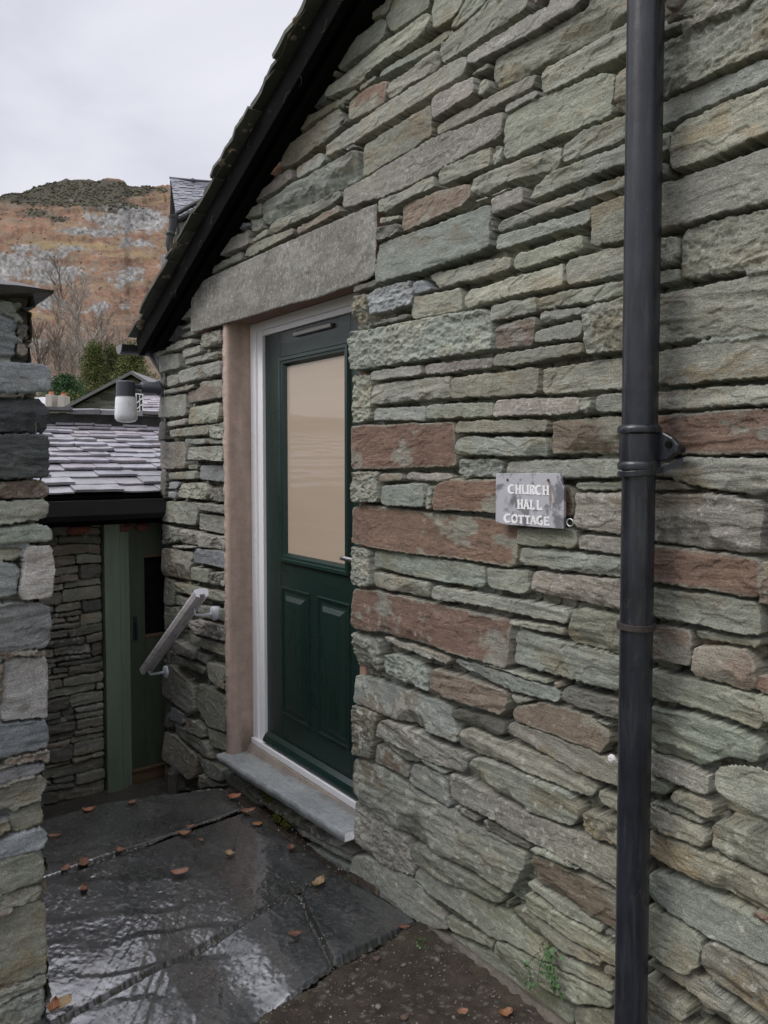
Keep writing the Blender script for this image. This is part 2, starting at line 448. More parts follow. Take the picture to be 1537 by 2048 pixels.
C_ = parse('''
b s 158,122 162,106 415,72 418,130 162,158
p s 422,87 442,72 780,32 780,90 432,132
g r 57,132 155,122 155,363 62,378
y c 157,270 162,172 560,127 560,240 162,284
o s 564,250 570,142 1020,82 1015,225 800,240
g t 1024,215 1032,92 1445,25 1443,205 1042,225
b s 167,360 172,297 430,282 435,363
g s 439,353 442,277 780,260 780,343
p s 784,343 787,272 822,252 1230,234 1232,323
g r 1239,242 1298,237 1290,330 1239,330
g s 1300,300 1312,232 1445,214 1443,322 1312,325
r s 62,387 580,364 590,600 300,610 67,613
g s 592,425 597,362 1065,352 1065,425
b c 594,540 597,450 622,442 1068,447 1068,548
q c 1070,530 1077,354 1440,340 1438,530
b r 597,630 607,557 830,557 826,653 642,650
b s 850,567 1415,552 1440,552 1440,657 852,650
g r 62,780 62,622 200,622 204,783
q s 207,680 207,632 320,630 330,668
p s 332,668 337,627 560,627 570,668 480,674
b s 212,780 212,692 430,682 444,808 242,800
g r 447,692 476,690 478,818 452,815
r s 480,800 487,690 552,662 800,662 1190,692 1190,858 482,820
g t 1202,672 1440,670 1440,720 1202,715
p c 1197,900 1202,727 1440,724 1440,945 1217,920
r s 62,802 122,792 900,882 910,1010 905,1103 880,1113 600,1073 250,1028 67,988
g t 902,1000 907,907 1215,917 1220,1018
p s 1222,1020 1227,942 1440,957 1438,1055
g r 62,1002 153,1022 158,1213 62,1208
b s 162,1110 167,1032 202,1022 735,1107 745,1190 720,1223 400,1168
b c 917,1100 917,1007 1000,1012 1440,1062 1440,1170 1200,1140
g s 162,1213 167,1137 450,1192 455,1278
g s 742,1112 965,1127 970,1248 920,1256 762,1218
p c 977,1240 982,1132 1440,1177 1438,1342 1200,1290
g c 462,1280 472,1207 800,1262 1180,1332 1175,1403 1000,1378 700,1308
r s 62,1222 190,1237 860,1382 865,1420 865,1600 858,1638 560,1548 230,1448 62,1428
g t 868,1382 1160,1422 1152,1468 872,1410
o c 1162,1470 1187,1322 1440,1357 1435,1567 1182,1508
b t 892,1442 922,1432 1435,1572 1432,1745 1180,1688 892,1608
g r 62,1442 203,1472 213,1648 62,1618
p t 212,1490 217,1462 560,1572 573,1600 540,1613
b r 217,1562 300,1562 430,1632 450,1650 450,1753 312,1698 227,1648
b c 577,1600 602,1582 870,1652 1130,1742 1125,1808 900,1758 650,1638
q c 452,1690 472,1627 860,1752 860,1840 820,1873 462,1758
d c 1132,1780 1142,1722 1432,1792 1428,1905 1152,1810
q s 1085,1690 1130,1700 1135,1735 1090,1722
g t 600,1575 870,1640 1080,1690 1075,1715 880,1665
''', 680, 700, 2.56)
E_ = parse('''
b s 64,0 180,30 560,157 605,300 600,348 540,328 65,143
o r 62,152 198,196 160,433 62,408
p c 190,310 196,242 240,227 660,417 650,480 620,508 400,428
d s 572,220 582,172 840,237 840,310 790,310
g t 866,98 1010,132 900,158
q s 872,190 902,162 1040,142 1280,212 1385,302 1375,360 1330,408 1100,328 882,238
b t 1266,217 1400,266 1380,280
o t 850,300 852,237 1110,322 1402,442 1425,455 1425,568 1200,500
y c 607,370 617,282 652,277 1130,452 1310,572 1290,638 1180,598 900,478 700,408
g t 195,328 240,340 400,422 405,458 330,440
q s 172,450 182,352 240,382 343,480 348,538 250,490
b s 412,440 422,432 545,492 548,518 432,460
b t 350,560 362,457 548,522 558,688 450,618
g c 667,490 672,432 722,427 1000,532 1160,602 1235,690 1220,758 1180,773 980,708 760,568
p s 557,550 562,502 640,542 900,682 1200,802 1425,910 1425,1092 1240,998 960,848 730,718 572,638
o s 1312,592 1425,625 1425,715 1322,660
o r 1237,730 1252,692 1425,747 1425,880 1262,810
g c 62,442 77,432 200,472 340,572 560,692 710,782 820,842 950,922 945,980 870,1128 700,1018 330,828 100,658 62,600
d t 582,662 710,722 710,758 602,700
d s 720,778 727,737 970,872 975,908 742,800
g t 977,898 992,872 1240,992 1250,1008 982,908
p r 67,652 82,647 210,742 330,852 355,902 390,980 380,1038 230,988 72,848
q c 962,1040 987,917 1425,1110 1425,1318 1200,1198
g c 352,930 362,872 402,872 840,1142 840,1180 560,1078 390,978
d r 846,1150 878,1176 862,1218
g s 377,1030 397,987 640,1112 860,1232 1000,1340 1060,1400 1400,1590 1400,1640 1060,1478 900,1418 560,1208 382,1068
g s 942,1085 952,1057 1345,1292 1340,1333 1150,1238
o c 947,1180 952,1112 1150,1242 1425,1405 1425,1492 1200,1398 962,1208
g c 882,1220 892,1182 1000,1232 1340,1432 1330,1508 1150,1428 922,1288
d r 1347,1302 1425,1340 1425,1385 1352,1332
g s 62,980 77,922 142,932 400,1062 530,1222 550,1308 480,1298 340,1228 62,1018
d s 392,1082 700,1282 730,1308 690,1308 402,1118
g s 527,1242 562,1242 740,1352 785,1362 780,1413 562,1318
g c 792,1430 797,1362 852,1362 1060,1484 1380,1645 1400,1718 1200,1680 950,1558
g c 532,1360 547,1327 850,1482 1190,1742 1170,1788 1250,1900 1050,1790 740,1500
p s 1195,1700 1400,1725 1425,1740 1425,1850 1300,1830 1190,1745
g s 1200,1765 1290,1840 1425,1880 1425,2000 1250,1900
g s 1340,1530 1345,1480 1425,1500 1425,1560
''', 680, 1350, 2.5617)
Rt_ = parse('''
o t 680,20 700,0 790,0 760,40 700,65
g t 790,15 970,0 975,40 930,75 860,90 742,100
g s 980,0 1160,-40 1150,0 985,50
g t 640,130 940,72 800,130 740,160 640,200
g r 640,240 672,232 1140,32 1279,-20 1279,300 1130,360 900,470 720,538 640,560
b s 640,590 720,552 1279,332 1279,470 1100,538 900,628 640,735
o t 702,1008 707,790 742,722 1000,602 1279,502 1279,798 1150,848 830,978
g r 640,782 718,747 700,880 640,920
g t 640,945 690,937 690,1028 640,1048
g s 630,1070 702,1052 1279,852 1279,1183 1000,1258 630,1352
g r 762,1638 757,1372 802,1322 1279,1222 1279,1568 1000,1608
g r 625,1392 750,1372 750,1500 720,1550 625,1560
g t 625,1582 750,1562 750,1650 625,1665
g t 618,1715 1000,1642 1279,1592 1279,1938 1000,1968 700,2008 618,2010
''', 1100, 0, 2.927) + parse('''
o s 610,152 850,112 1279,62 1279,300 950,328 740,358 610,330
g c 610,387 1279,327 1279,458 900,488 610,503
r t 605,525 1250,482 1273,492 1268,740 1240,758 760,763 605,770
g c 605,860 700,802 782,772 1268,782 1255,988 1200,998 900,958 800,928 700,900 605,893
q t 600,910 760,917 850,963 600,970
p t 600,985 1000,987 1270,1042 1250,1348 900,1318 600,1268
r t 595,1290 1150,1352 1240,1372 1255,1560 1240,1603 1150,1598 900,1548 595,1508
g t 590,1540 1000,1582 1220,1622 1227,1652 1265,1790 1230,1828 900,1758 590,1708
q s 585,1750 825,1782 830,1900 830,2008 585,1968
g t 837,1782 1250,1852 1240,1903 842,1840
''', 1100, 650, 2.927) + parse('''
q s 780,128 782,-20 835,-22 1060,0 1130,60 1130,218 1080,230 900,178 802,148
g t 545,105 860,182 1120,242 1180,370 1170,418 1130,433 800,328 545,255
b c 545,340 602,332 760,347 1050,452 1175,532 1150,633 1000,588 820,638 545,550
p s 545,560 680,602 880,692 875,788 850,808 700,738 545,678
g s 545,692 663,757 640,798 545,780
g c 652,800 682,767 900,842 908,918 880,933 682,848
b t 605,872 650,850 860,950 830,957
o t 540,850 620,882 860,982 870,1040 850,1088 540,978
o c 872,960 912,937 1196,1022 1196,1238 1000,1168 882,1088
o c 540,1000 850,1102 1000,1182 1196,1272 1196,1468 900,1318 750,1238 540,1128
q s 540,1202 598,1232 590,1398 540,1390
b s 592,1380 602,1262 642,1237 1000,1402 1196,1502 1196,1718 870,1578 622,1418
g s 540,1432 570,1422 760,1522 838,1600 820,1738 750,1798 690,1738 540,1658
o c 832,1760 837,1622 882,1592 1190,1742 1185,1978 1100,1958 852,1798
g c 592,1760 602,1747 850,1802 1196,2048 1080,2048 800,1898
g s 577,1850 602,1832 770,1952 740,2040 602,1938
g s 540,1962 640,2002 760,2060 540,2060
''', 1100, 1300, 2.737)
Lf_ = parse('''
y s 1015,1240 1022,1215 1100,1172 1185,1155 1190,1188 1110,1223
g r 1227,1150 1242,1130 1355,1102 1360,1188 1242,1223
y s 1112,1240 1132,1215 1220,1197 1224,1243 1117,1283
g s 972,1290 977,1265 1095,1247 1100,1338 977,1368
g t 1127,1300 1142,1285 1340,1232 1343,1278 1132,1323
g c 1092,1400 1097,1355 1330,1292 1350,1302 1355,1378 1112,1438
p s 1017,1390 1080,1372 1088,1438 1022,1458
d s 977,1400 1010,1395 1005,1460 980,1470
g t 1007,1477 1220,1437 1215,1473 1012,1503
q s 1147,1490 1227,1422 1355,1407 1360,1523 1152,1558
g s 977,1520 1130,1497 1143,1618 1130,1638 980,1648
y s 1157,1580 1345,1547 1350,1658 1330,1678 1162,1688
p s 1027,1670 1145,1647 1148,1688 1032,1703
d s 980,1670 1015,1667 1023,1778 980,1788
g s 1042,1720 1273,1687 1268,1748 1047,1768
g r 1282,1690 1370,1672 1370,1778 1287,1768
D t 1030,1180 1040,1080 1100,1062 1105,1150
q s 990,1150 1025,1130 1028,1190 1000,1210
g s 965,1240 1008,1215 1012,1245 970,1270
''', 0, 300, 3.074) + parse('''
b s 1142,240 1270,237 1272,273 1147,273
b s 1280,245 1370,242 1372,270 1282,273
p s 982,260 1135,257 1148,290 1145,423 987,423
g t 1157,290 1375,282 1383,378 1162,368
g s 1152,397 1213,397 1210,430 1152,428
G s 1219,402 1380,397 1375,508 1222,488
g s 1032,445 1203,437 1203,488 1037,488
d s 987,440 1023,442 1026,608 990,603
G s 1037,502 1105,502 1090,548 1037,548
y r 1097,560 1117,512 1250,507 1283,560 1273,618 1102,598
d r 1287,542 1390,537 1390,633 1287,618
G s 1032,562 1083,567 1083,608 1034,603
g s 987,622 1200,627 1208,690 1198,773 992,748
g s 1207,632 1385,647 1385,703 1217,678
g s 1217,697 1380,717 1380,828 1222,798
g r 992,762 1083,792 1088,868 1050,878 992,893
p c 1097,792 1385,842 1380,933 1097,878
p s 1062,892 1185,902 1180,915 1067,908
p s 994,912 1163,932 1178,960 1163,1118 997,1078
G s 1187,940 1202,912 1390,937 1390,1038 1192,998
g s 1172,1027 1280,1042 1280,1128 1172,1108
g r 1287,1062 1385,1052 1390,1148 1287,1138
g s 1002,1087 1050,1112 1068,1190 1058,1268 1002,1248
g t 1062,1122 1220,1152 1380,1192 1390,1248 1200,1208 1077,1178
g s 1082,1202 1200,1242 1200,1288 1082,1258
g s 1212,1262 1390,1292 1390,1368 1212,1338
g s 1002,1267 1080,1277 1118,1330 1078,1438 1002,1418
P r 1162,1362 1222,1352 1390,1392 1390,1488 1202,1438 1162,1398
g s 1162,1442 1390,1512 1385,1588 1172,1498
p s 1072,1472 1200,1552 1193,1598 1062,1548
g s 1207,1552 1263,1572 1258,1628 1207,1598
g s 1067,1572 1200,1622 1260,1652 1250,1688 1072,1618
''', 0, 800, 3.074) + parse('''
g s 412,1085 510,1112 510,1228 432,1178
g s 192,1110 232,1102 345,1212 350,1338 330,1358 197,1253
g s 362,1197 510,1262 510,1448 422,1418 357,1318
d s 197,1262 230,1292 233,1423 199,1428
G s 237,1312 300,1352 300,1408 237,1378
g s 312,1372 400,1422 400,1478 312,1438
g s 412,1422 520,1462 520,1543 442,1518
g s 252,1392 400,1492 450,1588 400,1568 257,1448
p s 202,1442 262,1472 360,1572 355,1678 325,1688 202,1578
g s 362,1552 405,1602 400,1638 367,1598
b s 407,1582 500,1642 500,1698 452,1688 407,1648
d s 207,1602 285,1652 285,1750 207,1750
g s 372,1662 440,1692 500,1722 382,1732
b s 500,1650 560,1682 690,1792 700,1828 660,1818 510,1710
m r 600,1712 860,1872 1000,1960 1160,2060 1160,2080 880,1925 700,1815
b s 662,1852 740,1902 750,1930 672,1890
b t 880,1932 1160,2092 1160,2118 892,1968
b t 872,1990 1160,2152 1155,2190 882,2040
m r 520,1730 660,1835 660,1890 600,1850 520,1780
b s 745,1925 865,1985 870,2035 760,1960
m s 680,1900 760,1970 900,2060 1160,2200 1160,2240 880,2090 700,1960
''', 250, 900, 2.56) + parse('''
g r 1112,380 1122,342 1172,287 1177,340 1132,380
g s 1057,470 1062,452 1170,368 1183,400 1102,470 1062,488
D s 962,650 977,572 1130,474 1117,560 1062,590
g s 902,768 907,712 1280,492 1290,512 1240,560 1102,640 922,760
g t 867,938 872,832 1240,572 1246,680 1102,800 922,928
b s 947,968 942,932 1090,842 1115,880 1090,928 952,998
b c 767,1250 772,1132 942,1012 1300,827 1310,958 1290,998 1102,1090 792,1253
p s 657,1163 672,1132 862,982 930,937 945,998 862,1058 662,1163
k s 742,1018 862,842 866,930 790,1000
k s 690,1080 850,900 905,730 950,645 900,710 850,800 760,920 700,1020
g s 607,1190 760,1132 765,1198 662,1223
g r 707,1230 770,1212 774,1278 712,1298
G s 575,1282 622,1247 680,1242 690,1258 602,1290
p s 517,1400 532,1362 700,1282 700,1368 522,1438
g c 807,1300 832,1242 1210,1062 1215,1108 1082,1188 832,1308
q s 947,1300 952,1272 1190,1142 1203,1178 962,1308
g s 707,1340 800,1272 804,1318 712,1358
g s 667,1430 682,1372 940,1272 944,1308 692,1438
g s 452,1537 462,1502 650,1402 654,1448 502,1520
''', 250, 0, 2.795) + parse('''
g s 62,888 72,860 122,842 122,868
g s 17,990 22,960 122,892 122,958 32,998
g s 42,1048 122,1002 122,1038 47,1058
g s 32,1108 37,1082 122,1052 132,1088 62,1110
''', 350, 350, 3.416)
def px2wall(lst):
    out = []
    for i, (t, s, pts) in enumerate(lst):
        r = random.Random(i*31+len(pts)); P = []
        for (x, y) in pts:
            if 1233 <= x <= 1262: x, y = slide((x, y), 1289)
            elif 1293 <= x <= 1332 and lst is Rt_: x, y = slide((x, y), 1291)
            elif x >= 1528 and lst is Rt_ and not (925 < y < 1540): x, y = slide((x, y), 1640)
            if y < 2: x, y = x, y-60
            if y > 2046: y += 70
            p = onY(x, y, 0.0); P.append((p[0], p[2]))
        out.append(dict(t=t, s=s, poly=np.array(P), prot=r.uniform(-.007, .009)))
    return out
WALL_STONES = px2wall(A_)+px2wall(C_)+px2wall(E_)+px2wall(Rt_)+px2wall(Lf_)
# ------------------------------------------------------------------ materials used
M_stone = stone_mat('slate_stone')
M_stone_near = stone_mat('slate_stone_walling', strata=(16, 16, 120), rough=0.66)
M_lintel = stone_mat('lintel_stone', strata=(60, 60, 60), rough=0.85, spec=.2, bs=.45, speck=1.6)
M_far = colmat('far_stone', rough=.9, ns=3, bs=.5, bd=.05, nv=.2)

def proj(P):
    v = np.asarray(P)-CAM; z = v@F3
    return 768.5+1537*(v@RGT)/z, 1024-1537*((v@U3)/z-SHY), z

# ------------------------------------------------------------------ cottage gable wall
RZ = lambda X: np.where(X < -1.0, 2.188+.468*(X+4.47), 2.188+.468*(3.47-(X+1.0)))
def axis_steps(a, b, f):
    out = [a]
    while out[-1] < b: out.append(out[-1]+f(out[-1]))
    return np.array(out)
Xs = np.concatenate([axis_steps(-4.41, -.74, lambda x: .0022+.0007*max(-x-1, 0)), np.arange(-.73, 1.3, .014)])
Zs = np.concatenate([axis_steps(-.45, 3.27, lambda z: .0027), np.arange(3.285, 3.98, .015)])
rng = np.random.default_rng(5)
big = gen_courses(-4.34, 1.35, -.47, 4.0, (.045, .115), (.16, .50), rng, list('gbgopqyrg'), list('stcsr'))
small = gen_courses(-4.335, -.6, -.47, 3.4, (.022, .045), (.04, .13), rng, list('gbdogd'), list('tsr'), prot=(-.050, -.042))
def inframe(s, mgn):
    c = s['poly'].mean(0); x, y, z = proj(np.array([c[0], 0, c[1]]))
    return z > 0 and -mgn < x < 1545+mgn and -mgn < y < 2062+mgn and c[0] < -.74
under = [s for s in big if not inframe(s, 0)] + [s for s in small if inframe(s, 0)]
A, B, H, C, COV = relief(Xs, Zs, under+WALL_STONES, seed=3, joint=-.065, lichen=0, shrink=.0003, rr=.007, nund=len(under))
# pale lichen spots grow on the lower and shaded courses only
lm = sstep(.42, .50, fbm(A*34, B*34, 3, 777)+.35*fbm(A*2.5, B*2.5, 2, 778)-.0)*sstep(1.35, .75, B+.10*A+.3)
C = C*(1-.65*lm[..., None])+np.array([.40, .41, .35])*(.65*lm[..., None])
moss = sstep(.25, .55, fbm(A*4, B*4, 4, 881))*sstep(.45, .0, B)
C = C*(1-.4*moss[..., None])+np.array([.10, .11, .045])*(.4*moss[..., None])
green = sstep(.1, .7, fbm(A*1.3, B*1.3, 3, 882)+.25*(A+2))
C = C*(1+green[..., None]*np.array([.01, .015, -.05]))
V = np.stack([A, -H, B], -1)
door = (A > -3.475) & (A < -2.348) & (B > .085) & (B < 2.215)
core = (A > -3.442) & (A < -2.368) & (B > .10) & (B < 2.205)
kv = ~((door & (COV <= 0)) | core) & (B < RZ(A)+.006) & ~((A < -4.325) & (COV <= 0)) 
keep = kv[:-1, :-1] & kv[1:, :-1] & kv[1:, 1:] & kv[:-1, 1:]
cottage = empty('slate_cottage', (-2.5, 0.3, 0), 'green-grey slate cottage gable with a half glazed dark green door', 'cottage')
grid_mesh('gable_wall', V, keep, C, M_stone, cottage)

# lintel
lp = np.array([[onY(x, y, 0)[0], onY(x, y, 0)[2]] for x, y in [(388, 571), (470, 531), (600, 470), (752, 401), (752, 470), (751, 545), (735, 560), (650, 592), (550, 620), (470, 645), (388, 668)]])
La = np.arange(lp[:, 0].min()-.01, lp[:, 0].max()+.012, .0034); Lb = np.arange(lp[:, 1].min()-.01, lp[:, 1].max()+.012, .003)
a, b, h, c, cov = relief(La, Lb, [dict(t='L', s='k', poly=lp, prot=0)], seed=21, joint=-.05, shrink=.001, rr=.014, warp=.004)
h = h+.0022*fbm(a*30, b*30, 4, 5)
grit = sstep(.25, .6, fbm(a*95, b*60, 3, 6)+.5*fbm(a*5, b*5, 3, 7)); c = c*(1-.34*grit[..., None])+np.array([.40, .40, .38])*.34*grit[..., None]
kk = cov > -.008; kp = kk[:-1, :-1] & kk[1:, :-1] & kk[1:, 1:] & kk[:-1, 1:]
lint = grid_mesh('lintel', np.stack([a, -.005-h, b], -1), kp, c, M_lintel, cottage)
M_jamb = plain('pink_sandstone', (.30, .20, .155), rough=.85, spec=.2, ns=120, nv=.16, bs=.35, bd=.002)
mb = MB()   # soffit behind the lintel face
mb.box((-3.81, .012, 2.208), (-2.22, .14, 2.44))
mb.build('lintel_soffit', M_jamb, cottage, bevel=.006)
# rendered jamb, left side: front strip, rounded arris, reveal
prof = [(-3.470, .024), (-3.464, .006), (-3.455, -.002), (-3.443, -.004), (-3.428, -.003), (-3.418, .003), (-3.412, .013), (-3.410, .03), (-3.410, .048), (-3.410, .066), (-3.410, .085), (-3.410, .104), (-3.410, .128)]
zz = np.arange(.07, 2.225, .005); PV = np.zeros((len(prof), len(zz), 3)); PC = np.ones((len(prof), len(zz), 3))
for i, (x, y) in enumerate(prof):
    rag = .012*fbm(zz*30, zz*0+i*.2, 4, 3)*(1 if i < 4 else .12)
    PV[i, :, 0] = x+rag; PV[i, :, 1] = y+.002*fbm(zz*14, zz*0+i*.7, 3, 9)+(.006*fbm(zz*40, zz*0+i, 3, 4) if i < 4 else 0); PV[i, :, 2] = zz
    n_ = fbm(zz*3+3, zz*0+i*.45, 4, 14); base = np.array([.44, .335, .275]) if i > 3 else np.array([.40, .32, .27])
    PC[i] = base*(1+.28*n_)[:, None]; 
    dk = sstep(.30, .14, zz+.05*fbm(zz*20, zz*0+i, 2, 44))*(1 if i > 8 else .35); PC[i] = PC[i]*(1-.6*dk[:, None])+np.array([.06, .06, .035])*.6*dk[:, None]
M_jc = colmat('jamb_render', rough=.85, spec=.2, ns=160, bs=.45, bd=.002, nv=.14)
grid_mesh('door_jamb', PV, np.ones((len(prof)-1, len(zz)-1), bool), PC, M_jc, cottage, flip=False)
mb = MB(); mb.box((-2.350, .03, .1), (-2.31, .215, 2.21)); mb.build('door_reveal', M_jamb, cottage, bevel=.004)

# ---- door frame, leaf, glass
M_pvc = plain('white_pvc', (.84, .84, .85), rough=.32, spec=.5, ns=30, nv=.03, bs=.02)
M_grainv = plain('green_door_stile', (.009, .025, .020), rough=.30, spec=.5, ns=14, nv=.10, bs=.55, bd=.0022, stretch=(9, 9, .8))
M_grainh = plain('green_door_rail', (.009, .025, .020), rough=.30, spec=.5, ns=14, nv=.10, bs=.55, bd=.0022, stretch=(.8, 9, 9))
M_green = plain('green_moulding', (.010, .028, .023), rough=.28, spec=.5, ns=30, nv=.06, bs=.1)
M_metal = plain('brushed_metal', (.62, .62, .62), rough=.3, metallic=1, ns=100, nv=.05, bs=.05)
M_dkmetal = plain('grey_metal', (.30, .29, .27), rough=.45, metallic=.7, ns=100, nv=.1, bs=.1)
FX0, FX1, LX0, LX1, LZ0, LZ1 = -3.409, -2.352, -3.303, -2.428, .186, 2.139
mb = MB()
mb.box((FX0, .120, .18), (FX0+.055, .20, 2.207)).box((FX0+.0555, .130, .18), (LX0, .20, 2.19))
mb.box((FX1-.045, .120, .18), (FX1, .20, 2.207)).box((LX1, .130, .18), (FX1-.0455, .20, 2.19))
mb.box((FX0+.0555, .122, 2.165), (FX1-.0455, .1995, 2.2065)).box((LX0+.001, .131, LZ1), (LX1-.001, .199, 2.1645))
mb.build('door_frame', M_pvc, cottage, bevel=.003)
mb = MB(); mb.box((FX0+.004, .108, .148), (FX1+.005, .19, .1795)); mb.build('door_threshold', M_pvc, cottage, bevel=.004)
M_cem = plain('cement', (.30, .255, .215), rough=.9, spec=.2, ns=90, nv=.25, bs=.6, bd=.004)
mb = MB(); mb.prism([(FX0+.0, .05, .08), (FX0, .118, .08), (FX0, .118, .147), (FX0, .100, .147), (FX0, .085, .11)], (1.058, 0, .0)); mb.build('cement_fillet', M_cem, cottage)
gl = [onY(574, 733, .155), onY(576, 1106, .155)]
GX0 = gl[0][0]; GX1 = LX0+LX1-GX0; GZ1 = gl[0][2]; GZ0 = gl[1][2]
leaf = MB(); YF = .145
LW = .045
leaf.box((LX0, YF, LZ0), (GX0-LW, .185, LZ1)).box((GX1+LW, YF, LZ0), (LX1, .185, LZ1))
dr = leaf.build('door', M_grainv, cottage, bevel=.003)
for z0_, z1_ in ((GZ1+LW, LZ1-.001), (LZ0+.001, GZ0-LW)):
    mb = MB(); mb.box((GX0-LW+.0005, YF+.0008, z0_), (GX1+LW-.0005, .184, z1_)); mb.build('door_rail', M_grainh, dr, bevel=.002)
def ring(mb, x0, x1, z0, z1, w, y0, y1, y2):
    """moulded frame: outer edge at depth y0, crest y1, inner edge y2"""
    P = lambda o, y: [(x0+o, y, z0+o), (x1-o, y, z0+o), (x1-o, y, z1-o), (x0+o, y, z1-o)]
    L = [P(0, y0), P(w*.12, y1), P(w*.42, y1), P(w*.5, y1+.005), P(w*.72, y1+.006), P(w, y2)]
    for k in range(len(L)-1):
        for i in range(4):
            j = (i+1) % 4; mb.add([L[k][i], L[k][j], L[k+1][j], L[k+1][i]], [(0, 1, 2, 3)])
mb = MB(); ring(mb, GX0-LW, GX1+LW, GZ0-LW, GZ1+LW, LW, YF+.004, YF-.014, YF+.012); mb.build('glazing_bead', M_green, dr)
M_pane = None
m, nt, bs_ = nmat('paper_backed_glass'); cc = coords(nt, (1, 1, 1))
n = noise(nt, coords(nt, (1.0, 1, 16)), 2.5, 3, .5)
nt.links.new(mul(nt, (.43, .345, .265), ramp(nt, n, [(.35, .98), (.65, 1.02)])), bs_.inputs['Base Color'])
bs_.inputs['Roughness'].default_value = .6; bs_.inputs['Coat Weight'].default_value = 1; bs_.inputs['Coat Roughness'].default_value = .015; bs_.inputs['Specular IOR Level'].default_value = .2
M_pane = m
mb = MB(); mb.box((GX0-.006, YF+.012, GZ0-.006), (GX1+.006, YF+.02, GZ1+.006)); mb.build('glass_pane', M_pane, dr)
def panel(mb, x0, x1, z0, z1):
    ring(mb, x0, x1, z0, z1, .022, YF+.002, YF-.006, YF+.010)
    o1, o2 = .022, .058
    P = lambda o, y: [(x0+o, y, z0+o), (x1-o, y, z0+o), (x1-o, y, z1-o), (x0+o, y, z1-o)]
    a, b = P(o1, YF+.004), P(o1+.012, YF-.0005); c = P(o2-.02, YF-.001); d = P(o2, YF-.014)
    for L0, L1 in ((a, b), (b, c), (c, d)):
        for i in range(4):
            j = (i+1) % 4; mb.add([L0[i], L0[j], L1[j], L1[i]], [(0, 1, 2, 3)])
    mb.add(d, [(0, 1, 2, 3)])
pz1 = onY(564, 1172, YF)[2]; pz0 = onY(566, 1428, YF)[2]
pxl = onY(564, 1172, YF)[0]; mid = (LX0+LX1)/2
for (x0, x1) in ((pxl, mid-.035), (mid+.035, 2*mid-pxl)):
    mb = MB(); panel(mb, x0, x1, pz0, pz1); mb.build('raised_panel', M_grainv, dr)
mb = MB(); mb.prism([(LX0+.012, YF-.001, LZ0+.004), (LX0+.012, YF-.034, LZ0+.004), (LX0+.012, YF-.034, LZ0+.016), (LX0+.012, YF-.022, LZ0+.036), (LX0+.012, YF-.001, LZ0+.052)], (LX1-LX0-.024, 0, 0))
mb.build('weather_bar', M_green, dr, bevel=.003)
v0 = onY(586, 668, .13); v1 = onY(661, 654, .13)
mb = MB(); mb.box((v0[0], .128, v0[2]-.012), (v1[0], YF, v0[2]+.008)); mb.build('door_vent', M_dkmetal, dr, bevel=.004)
mb = MB(); hx, hz = onY(684, 1116, .09)[0], onY(684, 1116, .09)[2]
mb.tube([(hx, .086, hz), (hx+.03, .083, hz+.001), (hx+.10, .083, hz), (hx+.118, .088, hz), (hx+.125, .105, hz), (hx+.125, YF-.008, hz)], [.008, .0095, .0095, .0095, .0095, .0095], 12)
mb.box((hx+.108, YF-.009, hz-.15), (hx+.142, YF, hz+.07)); mb.build('door_handle', M_metal, dr, bevel=.003)

# ---- doorstep slab
M_slab = stone_mat('sill_slate', strata=(20, 60, 60), rough=.6, bs=.3, speck=1.5)
sl = [(-3.47, -.035), (-2.29, -.035), (-2.29, .10), (-3.36, .10), (-3.36, .005), (-3.47, .005)]
gx = np.arange(-3.470, -2.340, .006); gy = np.arange(-.045, .121, .005); GA, GB = np.meshgrid(gx, gy, indexing='ij')
zt = .108+.052*(GA+3.46)/1.15+.0015*fbm(GA*9, GB*12, 4, 6)
ed = np.clip((GB+.045)/.006, 0, 1)
P_ = np.stack([GA, GB, zt-.003*(1-ed)], -1)
P_[:, 0, 1] += .004*fbm(gx*20, gx*0, 3, 8); 
skirt = P_[:, :1].copy(); skirt[:, 0, 2] -= .034; skirt[:, 0, 1] += .003*fbm(gx*30, gx*0, 3, 2)
under_ = skirt.copy(); under_[:, 0, 1] = .02
PS = np.concatenate([under_, skirt, P_], 1)
sc = np.array([.31, .33, .325])*(1+.22*fbm(GA*6, GB*8, 4, 9)+.1*fbm(GA*60, GB*60, 3, 10))[..., None]
dirt = sstep(.05, .10, GB+.03*fbm(GA*25, GB*25, 3, 3)); sc = sc*(1-.5*dirt[..., None])+np.array([.16, .12, .09])*.5*dirt[..., None]
sc = np.concatenate([sc[:, :1]*.9, sc[:, :1], sc], 1)
kp = np.ones((PS.shape[0]-1, PS.shape[1]-1), bool); xx, yy = PS[:-1, :-1, 0], PS[:-1, :-1, 1]
kp &= ~((xx < -3.415) & (yy > .0) & (np.arange(PS.shape[1]-1)[None, :] > 2))
grid_mesh('doorstep', PS, kp, sc, M_slab, cottage, flip=False)
mb = MB(); mb.box((-2.352, -.042, .124), (-2.343, .03, .157)); mb.build('doorstep_end', M_slab, cottage); mb = MB(); mb.box((-3.470, -.04, .076), (-3.466, .0, .106)); mb.build('doorstep_end', M_slab, cottage)
mossM = plain('moss', (.075, .085, .018), rough=1, spec=.1, ns=200, nv=.4, bs=1, bd=.006)
mb = MB()
for (x, y, s) in [(570, 1650, .05), (552, 1636, .03), (527, 1588, .03), (557, 1665, .045), (538, 1597, .02)]:
    p = onY(x, y, -.012)
    for k in range(26):
        q = p+np.array([random.gauss(0, s*.5), random.uniform(-.006, .006), random.gauss(0, s*.35)]); r_ = random.uniform(.003, .008)
        mb.lathe(q, [(r_*.3, -r_*.8), (r_, -r_*.3), (r_*.9, r_*.4), (r_*.2, r_)], 6)
tag(mb.build('moss', mossM, cottage, smooth=True), kind='stuff')

